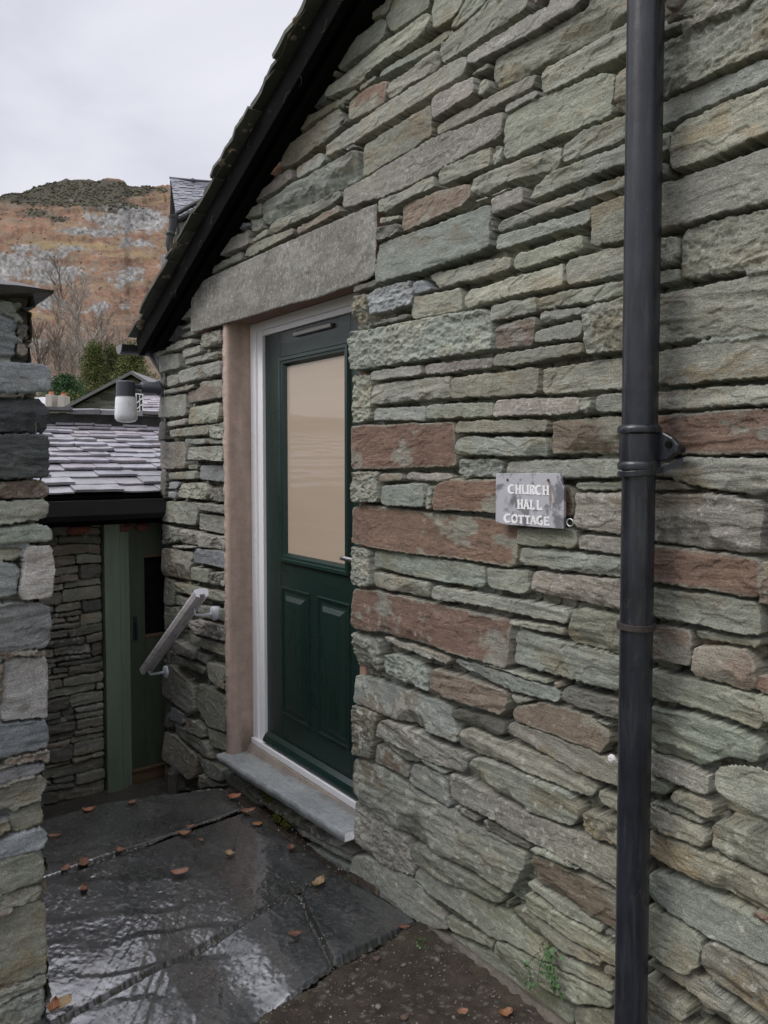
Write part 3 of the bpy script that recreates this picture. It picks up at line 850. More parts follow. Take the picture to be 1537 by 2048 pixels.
# ---- body of the cottage behind the gable, and the roof
M_dark = plain('dark_interior', (.10, .10, .09), rough=.9)
mb = MB()
ap = (-1.0, float(RZ(np.array(-1.0)))-.03)
pl = [(-4.325, .22, -.5), (2.3, .22, -.5), (2.3, .22, 2.20), (-1.0, .22, ap[1]), (-4.325, .22, 2.18)]
mb.prism(pl, (0, 4.0, 0)); mb.build('side_wall', M_far, cottage)
for q_ in (((-4.335, .035, -.45), (-4.315, .219, 2.18)), ((1.24, .05, -.45), (1.3, .219, 2.5))):
    mb = MB(); mb.box(*q_, (.16, .16, .14)); mb.build('wall_return', M_stone, cottage)
SL = np.array([1, 0, .468]); SL = SL/np.linalg.norm(SL); NR = np.array([-SL[2], 0, SL[0]])
M_verge = colmat('verge_slate', rough=.75, ns=70, bs=.5, bd=.003, nv=.25)
mb = MB(); mbm = MB()
R0 = np.array([-4.385, 0, 2.228])
L_ = 3.385/SL[0]; k = 0; s = 0.0
while s < L_:
    ex = random.uniform(.17, .25)
    yf = -.155+random.uniform(-.014, .012)
    ln = min(ex*2.0, L_-s+.02); th = random.uniform(.012, .020)
    p0 = R0+SL*s+NR*.020; p1 = R0+SL*(s+ln)+NR*.004
    W = .5; ny = 9; vs = []; 
    c_ = np.array([.062, .064, .050])*random.uniform(.65, 1.35)
    # front edge (towards camera) is irregular
    for (pp, nrm) in ((0, 0), (0, 1), (1, 0), (1, 1)): pass
    n_ = 7; rows = []
    for i in range(n_+1):
        f = i/n_; p = p0*(1-f)+p1*f; yy_ = yf+random.uniform(-.007, .007)
        rows.append([p+np.array([0, yy_, 0]), p+np.array([0, yy_+random.uniform(-.002, .002), 0])+NR*th, p+np.array([0, yf+W, 0])+NR*th, p+np.array([0, yf+W, 0])])
    vs = [v for r_ in rows for v in r_]; fs = []
    for i in range(n_):
        for j in range(4):
            fs.append((i*4+j, i*4+(j+1) % 4, (i+1)*4+(j+1) % 4, (i+1)*4+j))
    fs += [(0, 1, 2, 3), (n_*4+3, n_*4+2, n_*4+1, n_*4)]
    mb.add(vs, fs, tuple(c_))
    if random.random() < .75:   # torching mortar squeezed between the verge slates
        q = p0+SL*random.uniform(.05, .12)-NR*.004
        for _ in range(3):
            q2 = q+SL*random.uniform(0, .10); y_ = yf+random.uniform(.012, .05)
            mbm.lathe(q2+np.array([0, y_, 0]), [(.006, -.010), (random.uniform(.016, .028), -.004), (random.uniform(.018, .032), .001), (.01, .008)], 8, axis=NR)
    s += ex; k += 1
# remaining courses behind the verge and the opposite slope
for side in (1, -1):
    d = SL*np.array([side, 1, 1]); n__ = NR*np.array([side, 1, 1]); o = R0 if side == 1 else np.array([2.385, 0, 2.228])
    s = 0.0
    while s < L_:
        p0 = o+d*s+n__*.022; y = (-.155 if side < 0 else .34)
        while y < 3.9:
            w_ = random.uniform(.2, .36)
            c = p0+d*.20+np.array([0, y+w_/2, 0])
            mb.obox(c+n__*.0, d*.205, np.array([0, w_/2-.002, 0]), n__*.007, tuple(np.array([.09, .09, .095])*random.uniform(.7, 1.3)))
            y += w_
        s += .21
roof = mb.build('roof', M_verge, cottage)
tag(mbm.build('mortar_bedding', plain('verge_mortar', (.24, .20, .15), rough=.95, ns=150, nv=.3, bs=.8, bd=.003), roof, smooth=True), kind='stuff')
M_black = plain('black_stained_timber', (.0075, .007, .007), rough=.95, spec=.05, ns=30, nv=.35, bs=.8, bd=.004, stretch=(2, 6, 6))
def slope_beam(mb, y0, y1, n0, n1, s0=-.0, s1=L_):
    a = R0+SL*s0; b = R0+SL*s1
    mb.prism([a+NR*n0+np.array([0, y0, 0]), a+NR*n1+np.array([0, y0, 0]), a+NR*n1+np.array([0, y1, 0]), a+NR*n0+np.array([0, y1, 0])], b-a)
mb = MB(); slope_beam(mb, -.112, -.078, -.110, -.004, .02); slope_beam(mb, -.077, .03, -.075, -.0045, .02); slope_beam(mb, -.045, .02, -.118, -.0755, .10)
mb.build('bargeboard', M_black, cottage, bevel=.004)
# odd wisps of cobweb and dead grass hanging under the verge
mb = MB()
for k in range(22):
    s = random.uniform(.3, 3.2); p = R0+SL*s+NR*random.uniform(-.12, -.02)+np.array([0, -.116, 0])
    pts = [p]
    for j in range(4): pts.append(pts[-1]+np.array([random.uniform(-.02, .02), random.uniform(-.005, .002), random.uniform(-.022, .01)]))
    mb.tube(pts, .0006, 3)
tag(mb.build('cobweb', plain('cobweb_grey', (.07, .065, .06), rough=1), cottage), kind='stuff')
# eaves gutter running back along the side wall and its outlet
M_iron = plain('black_cast_iron', (.012, .013, .015), rough=.42, spec=.5, ns=60, nv=.2, bs=.25, bd=.002)
gt = empty('eaves_gutter', (-4.5, -.1, 2.15), 'short black half round gutter poking out under the lowest corner of the roof', 'gutter')
ga = onX(239, 690, -4.475); gc = np.array([ga[0], 0, ga[2]-.03])
mb = MB()
y0g, y1g = float(ga[1]), 2.6; n = 12; pr = []
for i in range(n+1):
    a_ = math.pi+math.pi*i/n; pr.append((math.cos(a_)*.052, math.sin(a_)*.052))
for i in range(n, -1, -1):
    a_ = math.pi+math.pi*i/n; pr.append((math.cos(a_)*.046, math.sin(a_)*.046))
mb.prism([(gc[0]+x, y0g, gc[2]+.03+z) for x, z in pr], (0, y1g-y0g, 0)); mb.build('trough', M_iron, gt, smooth=True)
mb = MB(); mb.prism([(gc[0]+x, y0g-.004, gc[2]+.03+z) for x, z in pr[:n+1]], (0, .006, 0)); mb.build('stop_end', plain('grey_lead', (.16, .16, .16), rough=.6), gt)
mb = MB(); gx_, gz_ = gc[0], gc[2]
mb.tube([(gx_+.01, .03, gz_-.01), (gx_+.07, .05, gz_-.08), (gx_+.115, .06, gz_-.14), (gx_+.115, .06, gz_-.45)], [.034, .034, .032, .032], 14)
mb.lathe((gx_+.115, .06, gz_-.24), [(.034, -.02), (.042, -.02), (.042, .02), (.034, .02)], 14)
mb.build('outlet_pipe', M_iron, gt, smooth=True)

# ------------------------------------------------------------------ downpipe
dp = empty('downpipe', (onY(1277, 1024, -.07)[0], -.07, 0), 'tall black cast iron downpipe fixed to the stone wall right of the sign', 'downpipe')
px0 = onY(1277, 1024, -.075)[0]; PY = -.075
M_pipe = nmat('painted_iron_pipe'); m, nt, b_ = M_pipe; cc = coords(nt)
n1 = noise(nt, cc, 220, 4, .7); n2 = noise(nt, cc, 9, 4, .6); n3 = noise(nt, coords(nt, (40, 40, 3)), 1, 4, .6)
c = mul(nt, (.013, .015, .021), ramp(nt, n2, [(.3, .6), (.7, 1.5)])); v = nt.nodes.new('ShaderNodeTexVoronoi'); v.inputs['Scale'].default_value = 75; nt.links.new(cc, v.inputs[0])
c = mul(nt, c, (.16, .15, .13), ramp(nt, v.outputs['Distance'], [(.04, .55), (.10, 0)]), 'MIX')
c = mul(nt, c, (.075, .050, .038), ramp(nt, noise(nt, coords(nt, (1, 1, .35)), 30, 6, .75), [(.60, 0), (.70, .75)]), 'MIX'); c = mul(nt, c, (.055, .060, .055), ramp(nt, noise(nt, coords(nt, (6, 6, .5)), 9, 5, .7), [(.52, 0), (.75, .6)]), 'MIX')
nt.links.new(c, b_.inputs['Base Color']); nt.links.new(ramp(nt, n3, [(.3, .20), (.7, .38)]), b_.inputs['Roughness'])
p_ = bump(nt, b_, n1, .35, .001); bump(nt, b_, n2, .4, .004, p_); M_pipe = m
mb = MB()
def zY(y, X=px0): return onY(1277, y, PY)[2]
zc = zY(895)
mb.lathe((px0, PY, 0), [(.0375, -.4), (.0375, zc+.01), (.037, zc+.02)], 40); mb.build('lower_pipe', M_pipe, dp, smooth=True)
mb = MB(); mb.lathe((px0+.001, PY, 0), [(.040, zc+.036), (.0405, zc+.3), (.041, 3.6)], 40); mb.build('upper_pipe', M_pipe, dp, smooth=True)
mb = MB(); mb.lathe((px0, PY, zc), [(.039, -.052), (.047, -.050), (.048, -.040), (.046, -.034), (.0435, -.032), (.0445, .0), (.0435, .030), (.048, .034), (.049, .042), (.046, .049), (.041, .052)], 40)
mb.build('socket', M_pipe, dp, smooth=True)
# eared bracket: a tapered plate on the right of the socket, hole and nail, strap below
mb = MB(); E = []
outl = [(.030, .036), (.055, .034), (.078, .022), (.094, .004), (.090, -.012), (.066, -.030), (.030, -.034)]
mb.prism([(px0+x, PY+.010, zc+z) for x, z in outl], (0, .016, 0))
mb.build('bracket_ear', M_pipe, dp, bevel=.004)
mb = MB(); mb.lathe((px0+.070, PY+.0105, zc+.006), [(.0085, 0), (.0085, -.0035), (.004, -.004)], 14, axis=(0, 1, 0))
mb.build('bolt_hole', M_black, dp)
mb = MB(); pts = []
for k in range(15):
    a_ = math.pi*(1.02-k/14*1.18)
    pts.append((px0+math.cos(a_+math.pi)*-.0435 if 0 else px0-.0435*math.cos(math.pi*k/14*1.0), PY-.0435*math.sin(math.pi*k/14), zc-.062-.002*k/14+.010*(k/14)**2))
pts += [(px0+.050, PY+.016, zc-.050), (px0+.075, PY+.022, zc-.040), (px0+.090, PY+.030, zc-.030)]
def strap(mb, pts, hh, th=.003):
    P = [np.array(p) for p in pts]; c0 = np.array([px0, PY, 0]); vs = []; fs = []
    for i, p in enumerate(P):
        d = p-c0; d[2] = 0; d /= np.linalg.norm(d)
        for (o_, z_) in ((0, -hh), (th, -hh), (th, hh), (0, hh)): vs.append(p+d*o_+np.array([0, 0, z_]))
    for i in range(len(P)-1):
        for j in range(4): fs.append((i*4+j, i*4+(j+1) % 4, (i+1)*4+(j+1) % 4, (i+1)*4+j))
    fs += [(0, 1, 2, 3), tuple(4*(len(P)-1)+q for q in (3, 2, 1, 0))]; mb.add(vs, fs)
strap(mb, pts, .007, .004); mb.build('strap', M_pipe, dp, bevel=.0015)
mb = MB(); zr = zY(1252)
mb.lathe((px0-.001, PY, zr), [(.038, -.007), (.0435, -.0065), (.0435, .0065), (.038, .007)], 36); mb.build('clip', plain('rusty_clip', (.035, .028, .027), rough=.6, ns=80, nv=.5, bs=.5), dp, smooth=True)
# stand-off spacers reaching back to the wall
for q0_, q1_ in (((px0+.058, PY+.02, zc-.004), (px0+.058, .01, zc-.004)), ((px0, PY+.03, zr), (px0, .01, zr))):
    mb = MB(); mb.tube([q0_, q1_], .007, 8); mb.build('spacer', M_pipe, dp)

# projecting stone ledge at the right edge
lg = [(882, 650), (960, 632), (1130, 640), (1196, 672), (1330, 700), (1330, 1010), (1196, 950), (1050, 880), (892, 790)]
lpx = [(1100+x/2.737, 1300+y/2.737) for x, y in lg]
lpo = np.array([[onY(x, y, -.06)[0], onY(x, y, -.06)[2]] for x, y in lpx])
a = np.arange(lpo[:, 0].min()-.01, lpo[:, 0].max()+.01, .0028); b = np.arange(lpo[:, 1].min()-.01, lpo[:, 1].max()+.01, .0028)
A2, B2, H2, C2, K2 = relief(a, b, [dict(t='y', s='t', poly=lpo, prot=0, ang=.1)], seed=63, joint=-.03, shrink=.001, rr=.016)
kk = K2 > -.003; kp = kk[:-1, :-1] & kk[1:, :-1] & kk[1:, 1:] & kk[:-1, 1:]
grid_mesh('stone_ledge', np.stack([A2, -.055-H2, B2], -1), kp, C2*.95, M_stone, cottage)

# ------------------------------------------------------------------ name board
def S(x, y, Y=-.028): return onY(960+x/6.986, 920+y/6.986, Y)
so = [(225, 190), (300, 184), (600, 186), (1108, 187), (1128, 240), (1150, 345), (1180, 385), (1176, 700), (1170, 965), (800, 938), (380, 905), (300, 890), (235, 868), (220, 850), (222, 500)]
sg = empty('name_board', S(700, 560), 'weathered grey wooden board with white painted cottage name, screwed to the wall', 'sign')
M_board = nmat('weathered_board'); m, nt, b_ = M_board
n1 = noise(nt, coords(nt, (1, 1, 6)), 90, 5, .7); n2 = noise(nt, coords(nt), 16, 4, .65, .5)
c = mul(nt, (.40, .40, .43), ramp(nt, n1, [(.3, .8), (.7, 1.15)])); c = mul(nt, c, (.10, .10, .11), ramp(nt, n2, [(.50, 0), (.60, .85)]), 'MIX')
nt.links.new(c, b_.inputs['Base Color']); b_.inputs['Roughness'].default_value = .75; bump(nt, b_, n1, .5, .0015); M_board = m
mb = MB(); mb.prism([S(x, y) for x, y in so], (0, .010, 0)); mb.build('board', M_board, sg, bevel=.0015)
M_white = plain('white_paint', (.78, .77, .77), rough=.6, ns=200, nv=.06)
lt = MB(); YL = -.0288; GK = [0]
def glyph(lines, bx):
    """bx: x0,y0,x1,y1,slant(dy over the width) in crop pixels; lines: list of [(u,v,w)...]"""
    x0, y0, x1, y1 = bx; W = x1-x0; Hh = y1-y0
    for ln in lines:
        n = len(ln); Ls = []; Rs = []
        P = [np.array([x0+u*W, y0+v*Hh]) for u, v, w in ln]
        for i in range(n):
            d = P[min(i+1, n-1)]-P[max(i-1, 0)]; d = d/(np.linalg.norm(d)+1e-9); nn = np.array([-d[1], d[0]])*ln[i][2]*Hh*.56
            Ls.append(P[i]+nn); Rs.append(P[i]-nn)
        for i in range(n-1):
            q = [Ls[i], Ls[i+1], Rs[i+1], Rs[i]]; GK[0] += 1; lt.prism([S(p[0], p[1], YL-.000022*(GK[0] % 40)) for p in q], (0, .0012, 0))
def arc(cx, cy, rx, ry, a0, a1, w0, w1, n=12):
    out = []
    for k in range(n+1):
        a_ = math.radians(a0+(a1-a0)*k/n); f = math.sin(math.pi*k/n); out.append((cx+rx*math.cos(a_), cy-ry*math.sin(a_), w0+(w1-w0)*f))
    return out
def bar(u0, v0, u1, v1, w=.17, fl=.10):
    return [(u0, v0, w+fl), (u0+(u1-u0)*.14, v0+(v1-v0)*.14, w), (u0+(u1-u0)*.86, v0+(v1-v0)*.86, w), (u1, v1, w+fl)]
G_ = {
 'C': [arc(.55, .5, .43, .43, 52, 308, .13, .24)],
 'H': [bar(.2, .02, .2, .98), bar(.82, .02, .82, .98), bar(.2, .48, .82, .48, .12, 0)],
 'U': [[(.12, .04, .26), (.16, .14, .17), (.15, .6, .17), (.24, .86, .17), (.45, .93, .14), (.72, .80, .13)], bar(.82, .02, .82, .98)],
 'R': [bar(.22, .02, .2, .98), arc(.40, .28, .42, .23, 100, -100, .11, .2), [(.42, .52, .12), (.66, .74, .17), (.92, .97, .24)]],
 'A': [bar(.5, .02, .14, .97, .13, .12), bar(.5, .02, .88, .97, .17, .09), bar(.27, .66, .74, .66, .10, 0)],
 'L': [bar(.24, .02, .24, .95), [(.18, .93, .14), (.7, .92, .15), (.92, .84, .26)]],
 'O': [arc(.5, .5, .38, .42, 0, 180, .14, .22), arc(.5, .5, .38, .42, 180, 360, .14, .22)],
 'T': [bar(.03, .10, .97, .12, .15, .12), bar(.5, .1, .5, .98)],
 'G': [arc(.52, .46, .42, .42, 50, 300, .12, .22), [(.55, .55, .16), (.86, .55, .14), (.86, .8, .17), (.66, 1.02, .2)]],
 'E': [bar(.22, .02, .22, .98), [(.2, .09, .14), (.7, .09, .14), (.9, .12, .26)], bar(.2, .48, .78, .48, .12, .08), [(.2, .92, .14), (.7, .92, .14), (.93, .87, .28)]],
}
def word(w, xs, yt0, yt1, yb0, yb1):
    X0, X1 = xs[0][0], xs[-1][1]
    for ch, (a_, b_) in zip(w, xs):
        f = ((a_+b_)/2-X0)/(X1-X0); glyph(G_[ch], (a_, yt0+(yt1-yt0)*f, b_, yb0+(yb1-yb0)*f))
word('CHURCH', [(392, 490), (496, 578), (584, 692), (696, 768), (772, 868), (876, 968)], 340, 355, 470, 495)
word('HALL', [(525, 604), (608, 692), (702, 770), (792, 874)], 545, 560, 685, 702)
word('COTTAGE', [(335, 440), (442, 530), (536, 622), (628, 706), (702, 792), (796, 884), (892, 978)], 748, 795, 872, 922)
lt.build('lettering', M_white, sg, fix=True)
M_rust = plain('rust', (.14, .055, .025), rough=.85, ns=200, nv=.4, bs=.5)
for x, y in ((392, 275), (962, 280)):
    p = S(x, y); mb = MB(); mb.lathe(p, [(.0035, .001), (.004, -.001), (.0035, -.003), (.001, -.0036)], 12, axis=(0, 1, 0)); mb.build('screw', M_rust, sg)
mb = MB(); p = S(985, 500, -.0283)
mb.prism([S(960, 300, -.0282), S(990, 300, -.0282), S(1010, 560, -.0282), S(985, 690, -.0282), S(970, 560, -.0282)], (0, .0006, 0)); mb.build('rust_stain', plain('rust_stain', (.23, .19, .16), rough=.8, ns=100, nv=.2), sg)
# ring hook
hk = MB(); p = onY(1141, 1045, -.03); pts = [p+np.array([math.cos(t)*.0105, 0, math.sin(t)*.0095]) for t in np.linspace(0, 2*math.pi, 22)]
hk.tube(pts, .0017, 8, cap=False); hk.tube([p+np.array([.009, 0, .006]), p+np.array([.011, .012, .011]), p+np.array([.012, .06, .013])], .0017, 8)
tag(hk.build('ring_hook', M_metal, None, smooth=True), 'small steel ring hook in the joint below the right corner of the name board', 'hook')
# snail beside the pipe
sn = MB(); p = onY(1225, 1518, -.025); pts = []; rr_ = []
for k in range(26):
    t = k/25; a_ = t*2*math.pi*2.2; r_ = .0085*(1-t*.75); pts.append(p+np.array([math.cos(a_)*r_, -.006*t, math.sin(a_)*r_])); rr_.append(.0048*(1-t*.6))
sn.tube(pts, rr_, 8)
tag(sn.build('snail_shell', plain('pale_shell', (.62, .60, .60), rough=.35, ns=150, nv=.12), None, smooth=True), 'tiny whitish snail shell tucked against the left side of the downpipe', 'snail shell')

# ------------------------------------------------------------------ wall lamp
lc = onX(252, 800, -4.29); LY = float(lc[1]); lamp = empty('wall_lamp', (lc[0], 0, lc[2]), 'outdoor wall lamp with black cap and frosted jar on the gable corner', 'lamp')
ZT = onX(252, 772, -4.29)[2]; lx = lc[0]
M_blk = plain('black_plastic', (.040, .045, .055), rough=.4, ns=100, nv=.1)
mb = MB(); mb.lathe((lx, 0, ZT), [(.05, -.03), (.05, -.11)], 8) if 0 else None
mb.tube([(lx, LY, ZT), (lx, -.03, ZT)], .015, 14); mb.build('arm', M_blk, lamp, smooth=True)
mb = MB(); mb.lathe((lx, -.115, ZT-.002), [(.026, .0), (.034, .010), (.035, .080), (.042, .090), (.044, .105)], 24, axis=(0, 1, 0)); mb.build('wall_mount', M_blk, lamp, smooth=True)
zb = onX(252, 793, lx)[2]; zbot = onX(252, 845, lx)[2]; zt_ = onX(252, 762, lx)[2]
mb = MB(); mb.lathe((lx, LY, 0), [(.042, zt_), (.050, zt_-.006), (.052, zb+.003), (.056, zb)], 28); mb.build('cap', M_blk, lamp, smooth=True)
m, nt, b_ = nmat('frosted_glass'); b_.inputs['Base Color'].default_value = (.66, .68, .70, 1); b_.inputs['Roughness'].default_value = .25
b_.inputs['Subsurface Weight'].default_value = .35; b_.inputs['Subsurface Radius'].default_value = (.03, .03, .03)
nn = noise(nt, coords(nt), 22, 3, .6); nt.links.new(mul(nt, (.70, .71, .73), (.42, .40, .28), ramp(nt, nn, [(.5, 0), (.72, .6)]), 'MIX'), b_.inputs['Base Color'])
mb = MB(); mb.lathe((lx, LY, 0), [(.053, zb-.001), (.056, zb-.012), (.062, zbot+.045), (.060, zbot+.02), (.048, zbot+.006), (.02, zbot)], 28); mb.build('glass_jar', m, lamp, smooth=True)

# ------------------------------------------------------------------ handrail
h1 = onY(402, 1188, -.095); h0 = onY(292, 1341, -.095)
hr_ = empty('handrail', h0, 'sloping grey-brown wooden handrail on white brackets beside the steps down', 'handrail')
hd = h1-h0; hl = np.linalg.norm(hd); hd = hd/hl; hy = np.array([0, 1.0, 0]); hn = np.cross(hd, hy); hn = hn*(1 if hn[2] > 0 else -1)
prf = [(-.034, -.018), (-.040, .006), (-.036, .018), (-.014, .022), (.014, .022), (.036, .018), (.040, .006), (.034, -.018), (.016, -.026), (.014, -.010), (-.014, -.010), (-.016, -.026)]
M_rail = plain('varnished_grey_wood', (.74, .70, .70), rough=.30, spec=.5, ns=40, nv=.2, bs=.2, stretch=(1, 6, 6))
mb = MB(); mb.prism([h0+hy*x*.9+hn*z for x, z in prf], hd*hl); mb.build('rail', M_rail, hr_, bevel=.002)
mb = MB(); mb.prism([h1+hy*x*.93+hn*z*1.03+hd*.001 for x, z in prf], hd*.014); mb.build('end_cap', plain('pale_end', (.62, .62, .66), rough=.5), hr_, bevel=.002)
M_wm = plain('white_enamel', (.62, .63, .68), rough=.35, ns=60, nv=.06)
for (bx, by) in ((427, 1227), (331, 1344)):
    w_ = onY(bx, by, -.006); tt = np.dot(w_-h0, np.array([1, 0, 0]))/hd[0]
    tt = min(max(tt-.05, .05), hl-.05); u = h0+hd*tt-hn*.02
    mb = MB(); mb.tube([w_+np.array([0, .04, 0]), w_, np.array([w_[0]-.01, -.05, w_[2]-.004]), np.array([u[0]+.004, -.088, w_[2]-.002]), np.array([u[0], -.094, w_[2]+.008]), u], .0075, 12)
    br = mb.build('bracket', M_wm, hr_, smooth=True)
    mb = MB(); mb.lathe(w_, [(.034, .03), (.036, -.002), (.030, -.007), (.012, -.010)], 24, axis=(0, 1, 0)); mb.build('rose', M_wm, br, smooth=True)
# ------------------------------------------------------------------ near boundary wall on the left
XL = -2.25
bw = empty('boundary_wall', (XL, -1.35, 0), 'dry stone slate wall end with overhanging cap at the left edge', 'stone wall')
VX2, VY2 = 2835.0, 920.0
Wn = parse('''
b s 0,930 90,930 120,1000 100,1000 0,1005
G t 0,1027 60,1027 95,1062 100,1258 0,1273
d r 112,1050 160,1092 165,1150 112,1160
q r 112,1172 175,1222 150,1268 112,1250
G s 0,1312 290,1322 305,1382 305,1488 0,1498
D t 0,1532 240,1537 300,1572 300,1733 0,1738
''', 0, 300, 3.074) + parse('''
D t 0,207 295,217 295,478 0,498
q r 0,502 285,502 305,542 300,603 0,608
g t 0,622 295,617 290,728 190,738 0,773
b t 0,797 240,767 315,792 318,868 0,878
g s 0,917 130,922 120,985 0,988
G t 0,1002 80,1002 115,1052 110,1198 0,1213
P s 120,1208 127,1150 162,912 310,897 325,1050 315,1208 140,1220
G t 0,1252 290,1252 305,1292 305,1498 280,1518 0,1538
q r 90,1562 280,1542 290,1568 100,1588
b s 0,1572 20,1582 10,1638 0,1638
P s 8,1968 40,1612 80,1592 295,1582 297,1965 40,1985
''', 0, 800, 3.074) + parse('''
G t 0,112 190,87 212,130 212,213 0,258
q r 20,287 20,267 215,217 220,278 180,277
G s 0,322 160,277 200,282 200,318 0,373
o t 0,402 180,347 215,362 170,428 0,493
g t 42,560 52,512 180,447 190,520 190,553 60,583
G s 0,622 190,562 205,592 205,628 170,658 0,693
g s 0,722 170,672 190,702 185,813 0,848
g r 0,872 170,817 180,840 170,878 0,933
o s 0,972 160,897 200,902 205,960 205,1198 150,1218 0,1248
g r 0,1292 200,1202 205,1258 0,1338
g r 0,1362 170,1262 190,1292 175,1440 0,1500
''', 0, 1400, 2.196)
nst = []
for i, (t, s, pts) in enumerate(Wn):
    P = []
    for (x, y) in pts:
        if x <= 1: x, y = slide((x, y), -45, VX2, VY2)
        p = onX(x, y, XL); P.append((p[1], p[2]))
    nst.append(dict(t=t, s=s, poly=np.array(P), prot=random.uniform(-.012, .012)))
ymin = min(s['poly'][:, 0].min() for s in nst); ymax = max(s['poly'][:, 0].max() for s in nst)
zcap = onX(40, 572, XL)[2]
rng = np.random.default_rng(9)
und = gen_courses(ymin-1.2, ymin+.01, -.1, zcap, (.06, .14), (.15, .4), rng, list('gbGoq'), list('tsr')) + \
      gen_courses(ymin, ymax-.05, -.1, zcap, (.03, .06), (.06, .2), rng, list('gGd'), list('tr'), prot=(-.05, -.04))
for s in und: s['poly'][:, 0] = np.minimum(s['poly'][:, 0], ymax-.045)
Ya = np.concatenate([np.arange(ymin-1.15, ymin-.02, .012), np.arange(ymin-.02, ymax+.02, .0030)]); Zb = np.arange(-.08, zcap+.0, .0032)
A2, B2, H2, C2, K2 = relief(Ya, Zb, und+nst, nund=len(und), seed=41, shrink=-.0045, joint=-.07, warp=.006, rr=.013)
kk = K2 > -.004; kk |= (A2 < ymax-.06); kp = kk[:-1, :-1] & kk[1:, :-1] & kk[1:, 1:] & kk[:-1, 1:]
grid_mesh('wall_end', np.stack([XL+H2, A2, B2], -1), kp, C2*1.05, M_stone_near, bw)
# long side of the wall facing the path (seen only from further right)
und = gen_courses(XL-2.3, XL+.0, -.1, zcap, (.05, .13), (.15, .4), rng, list('gbGoq'), list('tsr'))
a = np.arange(XL-2.25, XL-.012, .008); b = np.arange(-.4, zcap, .008)
A3, B3, H3, C3, K3 = relief(a, b, und, seed=42, joint=-.05)
grid_mesh('wall_side', np.stack([A3, ymax-.035+H3, B3], -1), np.ones((len(a)-1, len(b)-1), bool), C3, M_stone_near, bw, flip=True)
mb = MB(); mb.box((XL-2.25, ymin-1.1, -.4), (XL-.075, ymax-.09, zcap-.01)); mb.build('wall_core', M_dark, bw)
# cap: thick rough slate overhanging the end
cp = [onX(-60, 545, XL+.02), onX(40, 556, XL+.02), onX(85, 560, XL+.02), onX(104, 572, XL+.02), onX(104, 584, XL+.02), onX(90, 588, XL+.02), onX(60, 590, XL+.02), onX(-60, 586, XL+.02)]
mb = MB(); 
ys = np.linspace(ymin-1.1, cp[3][1], 44); rows = []
z1c, z0c = onX(50, 557, XL+.04)[2], onX(50, 588, XL+.04)[2]
for i, y in enumerate(ys):
    e = sstep(.0, .10, np.array(ys[-1]-y)); zt_ = z1c-.016*(1-e)+.006*vn(y*9, 0, 3); zb_ = z0c+.006*vn(y*14, 3, 4)+.012*(1-e)
    for x, z in ((XL-2.2, zt_), (XL+.03+.01*vn(y*12, 7, 5), zt_-.004), (XL+.045+.008*vn(y*16, 9, 6), (zt_+zb_)/2), (XL+.028+.012*vn(y*20, 2, 5), zb_), (XL-2.2, zb_)): rows.append((x, y, z))
n_ = 5; fs = []
for i in range(len(ys)-1):
    for j in range(n_): fs.append((i*n_+j, i*n_+(j+1) % n_, (i+1)*n_+(j+1) % n_, (i+1)*n_+j))
fs += [tuple(range(n_)), tuple((len(ys)-1)*n_+q for q in range(n_-1, -1, -1))]
mb.add(rows, fs, (.105, .10, .098)); mb.build('cap_slab', stone_mat('cap_slate', rough=.5), bw, smooth=False)

# ------------------------------------------------------------------ paving, soil, lower yard
def Zp(x, y): p = onZ(x, y, 0.0); return (p[0], p[1])
S_px = [[(20, 1668), (98, 1640), (214, 1604), (330, 1586), (440, 1574), (470, 1590), (487, 1615), (300, 1681), (93, 1755), (20, 1782)],
        [(20, 1793), (93, 1765), (300, 1690), (489, 1623), (560, 1665), (668, 1737), (652, 1747), (560, 1797), (400, 1878), (250, 1957), (100, 2036), (20, 2080)],
        [(0, 2095), (100, 2039), (250, 1960), (400, 1882), (560, 1800), (596, 1782), (630, 1862), (665, 1932), (600, 1974), (480, 2048), (300, 2170), (150, 2290)],
        [(601, 1781), (655, 1752), (672, 1744), (760, 1792), (835, 1842), (760, 1884), (668, 1930), (634, 1862)]]
slabs = []
for i, s in enumerate(S_px):
    slabs.append(dict(t='w', s='k', poly=np.array([Zp(x, y) for x, y in s]), prot=[0, .002, -.001, .003][i]))
lo = np.min([s['poly'].min(0) for s in slabs], 0); hi = np.max([s['poly'].max(0) for s in slabs], 0)
a = np.arange(lo[0]-.01, hi[0]+.01, .0038); b = np.arange(lo[1]-.01, hi[1]+.01, .0034)
A3, B3, H3, C3, K3 = relief(a, b, slabs, seed=71, joint=-.011, shrink=.0008, warp=.005, rr=.016, mortar=np.array([.03, .03, .022]))
u_ = -A3*.82+B3*.57; v_ = A3*.57+B3*.82   # cleft ridges run across the flags
wet = sstep(-1.9, -2.6, A3-1.4*B3-1.2) 
rid = fbm(u_*2.5, v_*8, 4, 91, .5); H3 = H3+.0020*rid+.0004*fbm(u_*14, v_*26, 3, 92)+.00025*fbm(A3*60, B3*60, 3, 93)
st3 = vn(u_*2.2, v_*7, 95)*2.4; H3 = H3+.0010*(np.floor(st3)+sstep(.35, .6, st3-np.floor(st3)))
wl = sstep(-.42, -.72, B3+.12*fbm(A3*3, B3*3, 2, 120)); sw = (A3*.86-B3*.5+.16*fbm(A3*2.2, B3*2.2, 3, 121))/.17; fr = sw-np.floor(sw); saw = -np.where(fr < .74, fr/.74, sstep(1, .74, fr)); pa = .25+.75*sstep(-.25, .25, fbm(A3*4, B3*4, 3, 122)); H3 = H3+.0028*saw*wl*pa-.026*np.clip(A3+3.15, 0, 2)*wl
C3 = C3*(1+.25*fbm(A3*7, B3*7, 4, 96))[..., None]
